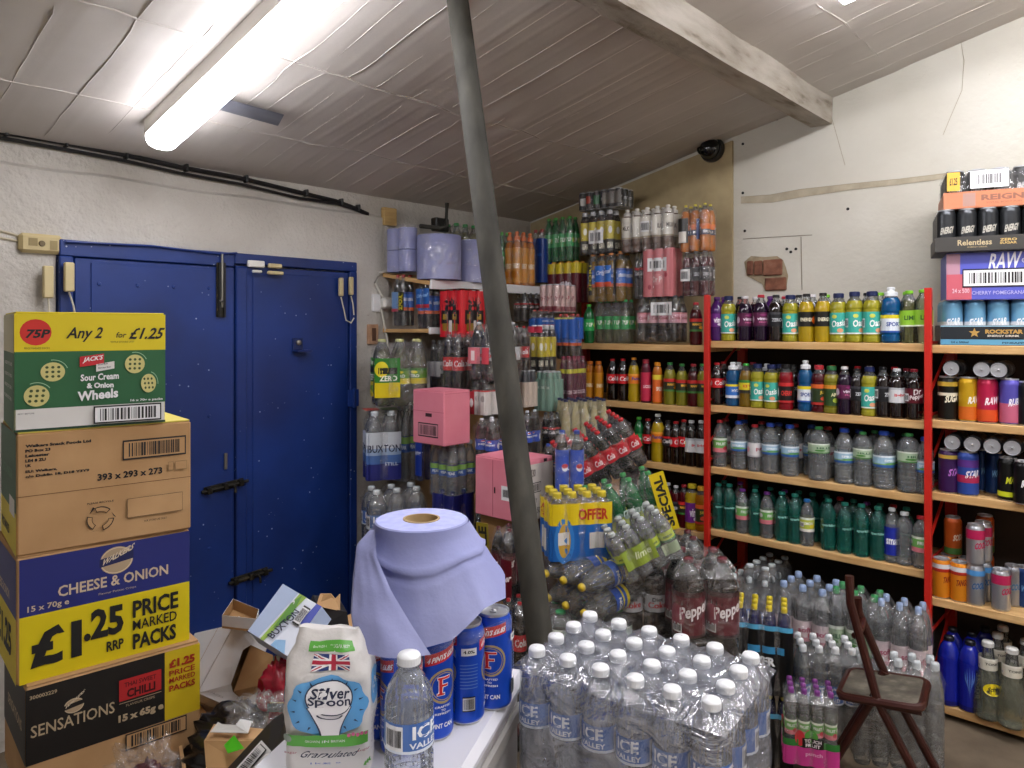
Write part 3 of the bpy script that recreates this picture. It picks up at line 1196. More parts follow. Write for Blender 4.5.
def lager(a):
    rd, wt, gd = C('#c3272b', .4), C('#e6e6ea', .4), C('#b7a270', .35, .4)
    for c in (.5, .0, 1.0):
        n = 10
        w = .30
        a.mb.add(a._p([(c - w / 2 + w * i / n, y + .10 * i / n) for y in (.82, .955) for i in range(n + 1)]), [(i, i + 1, n + 2 + i, n + 1 + i) for i in range(n)], rd)
        a.k += 1
        a.text('4 PINTS £6.85', c - w * .45, .85, c + w * .45, .92, wt, .04, .05, .09)
        a.ring(c + .01, .58, .135, .20, .14, gd, 28)
        a.ring(c + .01, .58, .105, .16, .06, gd, 24)
        for q in ((-.040, .482, -.003, .69), (-.05, .658, .065, .697), (-.04, .573, .045, .612), (-.055, .478, .015, .512)):
            a.rect(c + q[0], q[1], c + q[2], q[3], wt)
        a.rect(c - .035, .49, c - .008, .68, rd)
        a.rect(c - .045, .665, c + .06, .69, rd)
        a.rect(c - .035, .58, c + .04, .605, rd)
        a.rect(c - .05, .485, c + .01, .505, rd)
        for i, tx in enumerate(('CRAFTED', 'TO', 'REFRESH')):
            w2 = (.07, .02, .07)[i]
            a.text(tx, c - w2, .335 - i * .04, c + w2, .36 - i * .04, wt, .02)
        a.text('PINT CAN', c - .09, .10, c + .09, .155, wt, .03)
    for c in (.25, .75):
        a.bars(c - .05, .12, c + .05, .30, CANTOP, 2)
        for i in range(8):
            a.rect(c - .07, .40 + i * .04, c + .07, .41 + i * .04, C('#5b7fc4', .4), 3)
        a.rect(c - .06, .80, c + .06, .89, C('#d6d6d6', .4), 3)
        a.text('4.0%', c - .045, .825, c + .045, .865, INK, .03)


LAGER = can_mesh(CANBLUE, 32, lager)
d1v, d2v = Vector((.7071, .7071)), Vector((-.7071, .7071))
A = Vector((-.033, 1.342))
for n, lab in enumerate(('four-pack of blue lager cans at the pole end of the white counter, red price bands', 'four-pack of blue lager cans behind the clear water bottle on the counter')):
    ctr = A - d1v * (.034 + n * .139) + d2v * .034
    t = thing('can_pack', lab, 'cans', W(ctr.x, ctr.y, HT), YC + PI / 4, 'four-packs of lager')
    for i in (0, 1):
        for j in (0, 1):
            o = obj('can', LAGER, t, ((i - .5) * .0675, (j - .5) * .0675, 0), (0, 0, (-PI / 4 + (1.45 if n == 0 and i == 0 and j == 0 else 0) + (.35, -1.15, -.2, .6)[(i * 2 + j + n) % 4] + (0 if i == 1 and n == 0 else .0))), (.033, .033, .17))
            obj('pull_tab', TAB, o)
    mb = MB()
    hw = .067
    def ringpt(a, b, hw=hw):
        an = 2 * PI * a
        k = 1 / max(abs(math.cos(an)), abs(math.sin(an)))
        k = min(k, 1.22)
        return Vector((hw * k * math.cos(an), hw * k * math.sin(an), .140 + .022 * b))
    mb.grid(40, 3, ringpt, FILM, True, True)
    mb.build('carrier_wrap', t)

# ---------------------------------------------------------------- blue paper roll with loose tail
PAPER = noisy('blue_tissue', [(.35, '#858ab9'), (.65, '#9ea3cd')], 3, .9, 130, .25, .002)
PAPERT = noisy('blue_tissue_end', [(.35, '#a4aae0'), (.65, '#b3b9ea')], 60, .9, 200, .3, .001)
RX, RZ, RT = -.162, 1.325, 1.258
t = thing('paper_roll', 'big blue paper towel roll with a loose sheet, standing on the lager cans', 'paper towel', W(RX, RZ, RT - .167), YC)
mb = MB()
r0, h = .083, .167
mb.lathe([(r0, 0), (r0, h - .002), (r0 - .003, h)], PAPER, 56)
mb.lathe([(r0 - .003, h), (.033, h + .0005)], PAPERT, 56)
mb.lathe([(.030, 0), (r0, 0)], PAPERT, 56)
mb.build('roll', t)
mb = MB()
mb.lathe([(.033, .001), (.033, h + .002), (.029, h + .002), (.029, .001), (.033, .001)], noisy('grey_board_core', [(.3, '#9c8660'), (.7, '#b59c72')], 30, .9), 40)
mb.lathe([(0, h - .03), (.0295, h - .03)], C('#a8895a', .9), 30)
mb.build('core', t)


def loc(x, y, Z):                             # pixel + depth -> the roll's own frame
    X = (x - CX) / F * Z
    return Vector((X - RX, Z - RZ, EYE - (y - CY) / F * Z - (RT - .167)))


# flared loose wrap in front
bot = [(366, 560, 1.31), (362, 596, 1.25), (376, 622, 1.215), (398, 640, 1.20), (425, 648, 1.19), (452, 641, 1.195), (470, 624, 1.21), (484, 608, 1.23), (497, 602, 1.26), (506, 598, 1.30), (505, 575, 1.345)]


def skirt(a, b):
    an = PI + .15 + (PI - .05) * a
    top = Vector((math.cos(an) * (r0 + .0015), math.sin(an) * (r0 + .002), h - .003))
    k = a * (len(bot) - 1)
    i = min(int(k), len(bot) - 2)
    f = k - i
    f = f * f * (3 - 2 * f) * .4 + f * .6
    p = loc(*bot[i]).lerp(loc(*bot[i + 1]), f)
    q = top.lerp(p, b)
    out = Vector((math.cos(an), math.sin(an), 0))
    k2 = max(0, 1 - b / .34)
    cyl_ = Vector((math.cos(an) * (r0 + .0025), math.sin(an) * (r0 + .0025), q.z))
    q = q.lerp(cyl_, min(1, 1.6 * k2) * max(0, math.sin(PI * a)) ** .7)
    q += out * (.006 * math.exp(-((b - .36) / .022) ** 2) - .003 * math.exp(-((b - .43) / .03) ** 2))
    q += out * .004 * noise.noise(Vector((a * 5, b * 4, 1))) * b
    return q


mb = MB()
mb.grid(50, 26, skirt, PAPER)
mb.build('loose_wrap', t, sharp=0)
# tail sheet hanging on the door side, its cut edge running diagonally
edgeL = [(374, 530, 1.27), (357, 546, 1.25), (354, 580, 1.20), (352, 615, 1.165), (357, 650, 1.15)]
edgeR = [(375, 529, 1.24), (376, 556, 1.20), (392, 592, 1.165), (412, 626, 1.15), (431, 655, 1.14)]


def lerpl(L, b):
    k = b * (len(L) - 1)
    i = min(int(k), len(L) - 2)
    return loc(*L[i]).lerp(loc(*L[i + 1]), k - i)


def tail(a, b):
    p = lerpl(edgeL, b).lerp(lerpl(edgeR, b), a)
    p.y -= .02 * math.sin(PI * a) * b
    p.y += .004 * noise.noise(Vector((a * 4, b * 3, 2)))
    return p


mb = MB()
mb.grid(20, 24, tail, PAPER)
# the part of the sheet that goes back round the roll
edgeB = [(376, 528, 1.36), (368, 540, 1.36), (362, 575, 1.33), (360, 612, 1.30), (366, 640, 1.28)]
mb.grid(10, 24, lambda a, b: lerpl(edgeB, b).lerp(lerpl(edgeL, b), a) + Vector((-.008 * math.sin(PI * a), 0, 0)), PAPER)
mb.build('tail_sheet', t, sharp=0)

# ---------------------------------------------------------------- sugar bag
SX, SZ = -.282, 1.15
t = thing('sugar_bag', 'white paper bag of granulated sugar with blue badge and small flag, on the counter', 'sugar', W(SX, SZ, HT), YC + .06)
SW, SD, SH = .064, .036, .216
POLY = noisy('white_waxed_bag', [(.3, '#cfccc8'), (.7, '#dedbd8')], 8, .4, 30, .5, .006)


def bag(th, z, off=0):
    k = z / SH
    w = SW * (1.0 + .05 * math.sin(PI * k) - .28 * max(0, k - .80) / .20)
    d = SD * (1.0 + .15 * math.sin(PI * min(1, k * 1.1))) * (1 - .80 * max(0, (k - .72) / .28) ** 1.2)
    c, s = math.cos(th), math.sin(th)
    e = .55
    x = w * math.copysign(abs(c) ** e, c)
    y = d * math.copysign(abs(s) ** e, s)
    n = noise.noise(Vector((x * 28, y * 30, z * 26))) * .0045 + noise.noise(Vector((x * 70, y * 60, z * 70 + 4))) * .002
    n *= .5 + k
    v = Vector((x, y, z + (.007 * noise.noise(Vector((x * 40, 3, 0))) if k > .9 else 0)))
    return v + Vector((c, s, 0)) * (n + off)


mb = MB()
mb.grid(56, 34, lambda a, b: bag(2 * PI * a, SH * b), POLY, True, True)
mb.add([bag(2 * PI * k / 56, 0) for k in range(56)], [tuple(range(56))[::-1]], POLY)
mb.add([bag(2 * PI * k / 56, SH) for k in range(56)], [tuple(range(56))], POLY)
mb.build('bag', t, sharp=0)


def bagmap(x, y, k):
    # front face: x 0..1 across
    th = 1.5 * PI + (x - .5) * PI * .98
    xx = (x - .5) * 2
    c = math.copysign(abs(xx) ** 1.35, xx)
    th = 1.5 * PI + math.asin(max(-1, min(1, c))) * .97
    y = .055 + .93 * y
    return bag(th, SH * y, .0008 + .00022 * k)


def fine(a, pts_rect, mat, nx=8, ny=6):
    x0, y0, x1, y1 = pts_rect
    vs = [a.map(x0 + (x1 - x0) * i / nx, y0 + (y1 - y0) * j / ny, a.k) for j in range(ny + 1) for i in range(nx + 1)]
    a.mb.add(vs, [(j * (nx + 1) + i, j * (nx + 1) + i + 1, (j + 1) * (nx + 1) + i + 1, (j + 1) * (nx + 1) + i) for j in range(ny) for i in range(nx)], mat, True)
    a.k += 1


def disc(a, cx, cy, rx, ry, mat, n=24, rings=4, fn=None):
    vs = [a.map(cx, cy, a.k)]
    for r in range(1, rings + 1):
        for i in range(n):
            an = 2 * PI * i / n
            f = fn(an) if fn else 1
            vs.append(a.map(cx + rx * f * r / rings * math.cos(an), cy + ry * f * r / rings * math.sin(an), a.k))
    fs = [(0, 1 + i, 1 + (i + 1) % n) for i in range(n)]
    for r in range(1, rings):
        for i in range(n):
            b0, b1 = 1 + (r - 1) * n, 1 + r * n
            fs.append((b0 + i, b1 + i, b1 + (i + 1) % n, b0 + (i + 1) % n))
    a.mb.add(vs, fs, mat, True)
    a.k += 1


mb = MB()
a = Art(mb, bagmap)
SB, SG, SWH, SNV, SRD = C('#5fa3d8', .4), C('#59a83e', .4), C('#e8e6e6', .4), C('#1a2140', .4), C('#b22740', .4)
fine(a, (.30, .875, .80, .945), SG)
a.text('BRITISH SUGAR BEET', .36, .90, .74, .918, SWH)
fine(a, (.38, .755, .71, .86), C('#22356f', .4))
for q in ((.38, .755, .71, .86), (.38, .86, .71, .755)):
    dx, dy = q[2] - q[0], q[3] - q[1]
    n = 8
    for wd, mt in ((.018, SWH), (.006, SRD)):
        vs = []
        for i in range(n + 1):
            x, y = q[0] + dx * i / n, q[1] + dy * i / n
            vs += [a.map(x, min(.86, max(.755, y - wd * .7)), a.k), a.map(x, min(.86, max(.755, y + wd * .7)), a.k)]
        mb.add(vs, [(2 * i, 2 * i + 2, 2 * i + 3, 2 * i + 1) if dy > 0 or True else () for i in range(n)], mt)
        a.k += 1
fine(a, (.38, .787, .71, .828), SWH, 8, 2)
fine(a, (.51, .755, .58, .86), SWH, 2, 5)
fine(a, (.38, .796, .71, .819), SRD, 8, 2)
fine(a, (.525, .755, .565, .86), SRD, 2, 5)
disc(a, .53, .505, .40, .215, SB, 40, 5, lambda an: 1 + .05 * math.cos(8 * an))
for k in range(14):
    an = 2 * PI * k / 14 + .2
    p0 = (.53 + .30 * math.cos(an), .515 + .165 * math.sin(an))
    p1 = (.53 + .36 * math.cos(an), .515 + .195 * math.sin(an))
    nx_, ny_ = -math.sin(an) * .012, math.cos(an) * .006
    a.poly([(p0[0] + nx_, p0[1] + ny_), (p0[0] - nx_, p0[1] - ny_), p1], SNV)
fine(a, (.12, .215, .92, .305), SG, 10, 3)
disc(a, .13, .275, .06, .032, C('#8f9a8c', .5), 14, 2)
a.text('GROWN IN BRITAIN', .34, .25, .66, .268, SWH)
# spoon: round bowl on a tapering handle
spo = lambda an: 1.0
disc(a, .545, .58, .20, .125, SNV, 28, 3)
disc(a, .545, .58, .187, .117, SWH, 28, 3)
n = 8
for wd, mt in ((.012, SNV), (0, SWH)):
    vs = []
    for i in range(n + 1):
        y = .515 - .21 * i / n
        w = .115 * (1 - i / n) ** 1.6 + .058 + wd
        vs += [a.map(.545 - w, y, a.k), a.map(.545 + w, y, a.k)]
    mb.add(vs, [(2 * i + 1, 2 * i, 2 * i + 2, 2 * i + 3) for i in range(n)], mt, True)
    a.k += 1
a.text('Silver', .395, .575, .70, .655, SNV, .02, .06)
a.text('Spoon', .375, .51, .715, .59, SNV, .02, .0)
a.ring(.545, .475, .10, .045, .16, SNV, 12, PI * 1.1, PI * 1.9)
for k in range(5):
    disc(a, .70 + k * .045, .30 + .006 * (k % 2), .02, .014, C('#c45a84', .5), 8, 1)
a.text('Granulated', .28, .145, .76, .195, SNV, .01, .12)
for x0, x1 in ((.12, .26), (.79, .93)):
    a.text('sugar', x0, .165, x1, .183, C('#a23a4a', .5))
a.text('1kg e', .40, .09, .62, .11, C('#6474b8', .5))
for k in range(3):
    a.poly([(.86 + .02 * k, .05 + .012 * k), (.90 + .02 * k, .045 + .012 * k), (.885 + .02 * k, .085 + .012 * k)], SG)
mb.build('printed_front', t, sharp=0)
# side gussets carry smaller prints
for sg in (1, -1):
    mb = MB()
    def gus(x, y, k, sg=sg):
        th = (0 if sg > 0 else PI) + (x - .5) * .9
        return bag(th, SH * y, .0008 + .00022 * k)
    a = Art(mb, gus)
    disc(a, .4, .60, .32, .13, SB, 16, 2)
    disc(a, .4, .60, .15, .06, SWH, 12, 2)
    for k in range(7):
        a.text('per 100g energy', .15, .44 - k * .045, .85, .455 - k * .045, C('#8f8d98', .5))
    mb.build('printed_side', t, sharp=0)
# ================================================================ bottles and cans
def ribs(r, z0, z1, n, amp=.055):
    o = []
    for i in range(n):
        a, b = z0 + (z1 - z0) * i / n, z0 + (z1 - z0) * (i + 1) / n
        o += [(r, a + (b - a) * .15), (r, a + (b - a) * .6), (r * (1 - amp), a + (b - a) * .8)]
    return o


SHAPE = {
    # body profile, (cap z0, cap r, cap kind), (label r, z0, z1), fill level
    'soda': ([(0, .012), (.55, 0), (.86, .005), (.97, .03), (1, .08), (.98, .26), (.94, .33), (.93, .36), (.95, .40), (.985, .42), (.985, .63), (.96, .66), (.86, .74), (.66, .82), (.46, .885), (.38, .91), (.38, .935), (.43, .938), (.43, .945), (.36, .947), (.36, .99)], (.945, .42, 'flat'), (.99, .415, .635), .80),
    'pet': ([(0, .012), (.55, 0), (.88, .005), (.98, .03), (1, .07), (1, .60), (.98, .66), (.88, .75), (.66, .83), (.46, .885), (.38, .91), (.38, .93), (.46, .934), (.46, .94), (.37, .942), (.37, .99)], (.94, .44, 'flat'), (1.0, .32, .62), .82),
    'juice': ([(0, .012), (.6, 0), (.92, .006), (1, .03), (1, .10), (.95, .13), (1, .16), (1, .60), (.96, .65), (1, .68), (.97, .74), (.80, .82), (.58, .865), (.52, .88), (.52, .90), (.58, .904), (.58, .91), (.5, .912), (.5, .985)], (.905, .60, 'flat'), (1.0, .17, .60), .82),
    'water': ([(0, .012), (.6, 0), (.9, .006), (1, .035)] + ribs(1, .05, .34, 5) + [(1, .37), (1, .60), (.97, .62), (1, .64), (.97, .67), (.98, .70), (.88, .77), (.66, .84), (.47, .885), (.40, .90), (.40, .92), (.5, .924), (.5, .932), (.4, .934), (.4, .985)], (.93, .47, 'flat'), (1.0, .39, .59), .84),
    'dome': ([(0, .012), (.6, 0), (.9, .006), (1, .035)] + ribs(1, .05, .48, 5, .03) + [(1, .50), (1, .72), (.96, .79), (.84, .86), (.62, .905), (.40, .925), (.34, .935), (.34, .95), (.4, .952), (.33, .955), (.33, .99)], (.945, .37, 'flat'), (1.0, .52, .70), .88),
    'sport': ([(0, .012), (.6, 0), (.9, .006), (1, .04), (1, .12), (.95, .15), (1, .18), (1, .50), (.95, .54), (1, .58), (.98, .68), (.88, .76), (.68, .81), (.58, .83), (.58, .86)], (.835, .66, 'sport'), (1.0, .19, .50), .78),
    'big': ([(0, .014), (.4, 0), (.72, .002), (.92, .02), (1, .06), (1, .28), (.97, .31), (.985, .34), (.985, .56), (1, .58), (.99, .66), (.88, .76), (.62, .86), (.38, .92), (.29, .94), (.29, .955), (.35, .957), (.28, .96), (.28, .99)], (.955, .31, 'flat'), (.99, .335, .565), .80),
    'cone': ([(0, .014), (.5, 0), (.88, .006), (1, .04), (1, .24), (.94, .36), (.78, .52), (.58, .66), (.44, .78), (.38, .86), (.36, .92), (.42, .924), (.36, .93), (.36, .99)], (.93, .40, 'flat'), (.62, .645, .80), .78),
    'slim': ([(0, .012), (.6, 0), (.9, .005), (1, .03), (1, .70), (.97, .76), (.85, .84), (.66, .89), (.56, .91), (.56, .93)], (.905, .60, 'flat'), (1.0, .06, .69), .85),
    'boost': ([(0, .012), (.6, 0), (.9, .005), (1, .03), (1, .70), (.97, .74), (.80, .84), (.52, .91), (.40, .93), (.40, .95)], (.935, .45, 'flat'), (1.0, .035, .70), .85),
    'glassy': ([(0, .012), (.6, 0), (.9, .005), (1, .03), (1, .50), (.93, .60), (.66, .74), (.46, .84), (.42, .92), (.42, .95)], (.94, .48, 'flat'), (1.0, .14, .46), .8),
}
CLEARP = clear('clear_pet', '#eef4f6', .36, .05, 1.18, '#f4f7f8', .20)
WATERL = clear('water_in_pet', '#f0f6fa', .42, .03, 1.27, '#f2f6f9', .28)
WATERF = clear('water_in_pet_light_added', '#e4ecfb', .42, .04, 1.27, '#f2f6fb', .45)  # paler copy of the water: stronger light up front put into its colour
TEAL = clear('teal_pet_water', '#37b09e', .75, .06, 1.25, '#6fd0c0', .22)
GREENP = C('#146b36', .08, 0, .3, .7)
LIQ = {
    'cola': C('#120605', .06, 0, 0, .8), 'vimto': C('#1c0a22', .08, 0, .05, .6), 'darkred': C('#4a0a12', .08, 0, .15, .6),
    'red': C('#8e1420', .08, 0, .25, .6), 'yellow': C('#c0a11c', .1, 0, .25, .6), 'citrus': C('#a9a32c', .1, 0, .25, .6),
    'orange': C('#c8741a', .1, 0, .25, .6), 'blue': C('#12598f', .08, 0, .35, .6), 'olive': C('#8a8524', .1, 0, .3, .6),
    'tea': C('#8a6a16', .1, 0, .35, .6), 'gold': C('#c2b686', .1, 0, .3, .6), 'amber': C('#b06c12', .08, 0, .35, .6),
    'water': WATERL, 'teal': TEAL, 'green': GREENP, 'milk': C('#5b4438', .2), 'navy': C('#10164d', .12, 0, 0, .6), 'royal': C('#14249a', .14, 0, 0, .6),
    'empty': CLEARP, 'lime': clear('limeade', '#cfd6b0', .55, .04, 1.25, '#dfe3c8'), 'purple': C('#4a1f63', .1, 0, .1, .6), 'berry': C('#5d1b2e', .1, 0, .1, .6),
    'waterf': WATERF, 'silver': clear('tonic', '#c9cdb6', .5, .04, 1.27, '#d2d6c2', .3),
}
_me = {}
SEG = 18


def body_mesh(shape, liq, seg=SEG):
    k = ('b', shape, liq, seg)
    if k not in _me:
        prof, cap, lab, fill = SHAPE[shape]
        mb = MB()
        lm = LIQ[liq]
        up = CLEARP if liq not in ('teal', 'green', 'navy', 'royal', 'water', 'waterf', 'gold', 'purple', 'milk', 'berry') else lm
        mb.lathe(prof, lm, seg, matf=lambda i: lm if prof[i][1] < fill else up)
        _me[k] = mb.mesh('bottle_body', 50)
    return _me[k]


def cap_mesh(shape, h, seg=14):
    k = ('c', shape, h, seg)
    if k not in _me:
        z0, r, kind = SHAPE[shape][1]
        m = C(h, .4)
        mb = MB()
        if kind == 'flat':
            mb.lathe([(r * .96, z0), (r, z0 + .004), (r, .985), (r * .90, .998), (0, 1)], m, seg)
            for i in range(seg):                       # grip ridges
                a = 2 * PI * i / seg
                mb.add([(r * 1.0 * math.cos(a - .1), r * math.sin(a - .1), z0 + .01), (r * 1.03 * math.cos(a), r * 1.03 * math.sin(a), z0 + .01), (r * 1.03 * math.cos(a), r * 1.03 * math.sin(a), .98), (r * math.cos(a - .1), r * math.sin(a - .1), .98)], [(0, 1, 2, 3)], m)
        else:
            mb.lathe([(r, z0), (r, z0 + .065), (r * .8, z0 + .08), (r * .52, z0 + .085), (r * .52, z0 + .12), (r * .62, z0 + .125), (r * .62, .985), (r * .45, 1), (0, 1)], m, seg)
        _me[k] = mb.mesh('bottle_cap')
    return _me[k]


def label_mesh(shape, spec):
    """spec: name -> (base, bands[(y0,y1,hex)], texts[(str,hex,y0,y1,half width,rise)], blobs[(cx,cy,rx,ry,hex)], z0?, z1?)"""
    k = ('l', shape, spec)
    if k not in _me:
        base, bands, texts, blobs = LAB[spec][:4]
        r, z0, z1 = SHAPE[shape][2]
        if len(LAB[spec]) > 4:
            z0, z1 = LAB[spec][4]
        mb = MB()
        a = Art(mb, cyl(r, z0, z1, 1.0, .004, .010), 20)
        if base:
            a.rect(0, 0, 1, 1, C(base, .35), 20)
        for y0, y1, h in bands:
            a.rect(0, y0, 1, y1, C(h, .35), 20)
        for c in (.5, 0.0):
            for cx, cy, rx, ry, h in blobs:
                if h == 'bars':
                    a.bars(c + cx - rx, cy - ry, c + cx + rx, cy + ry, False, 3)
                    a.k -= 3
                else:
                    a.ell(c + cx, cy, rx, ry, C(h, .4), 14)
            kk = a.k
            for tx, h, y0, y1, hw, rise in texts:
                a.text(tx, c - hw, y0, c + hw, y1, C(h, .4), .03, 0, rise)
                a.k = kk
        _me[k] = mb.mesh('bottle_label', 0)
    return _me[k]


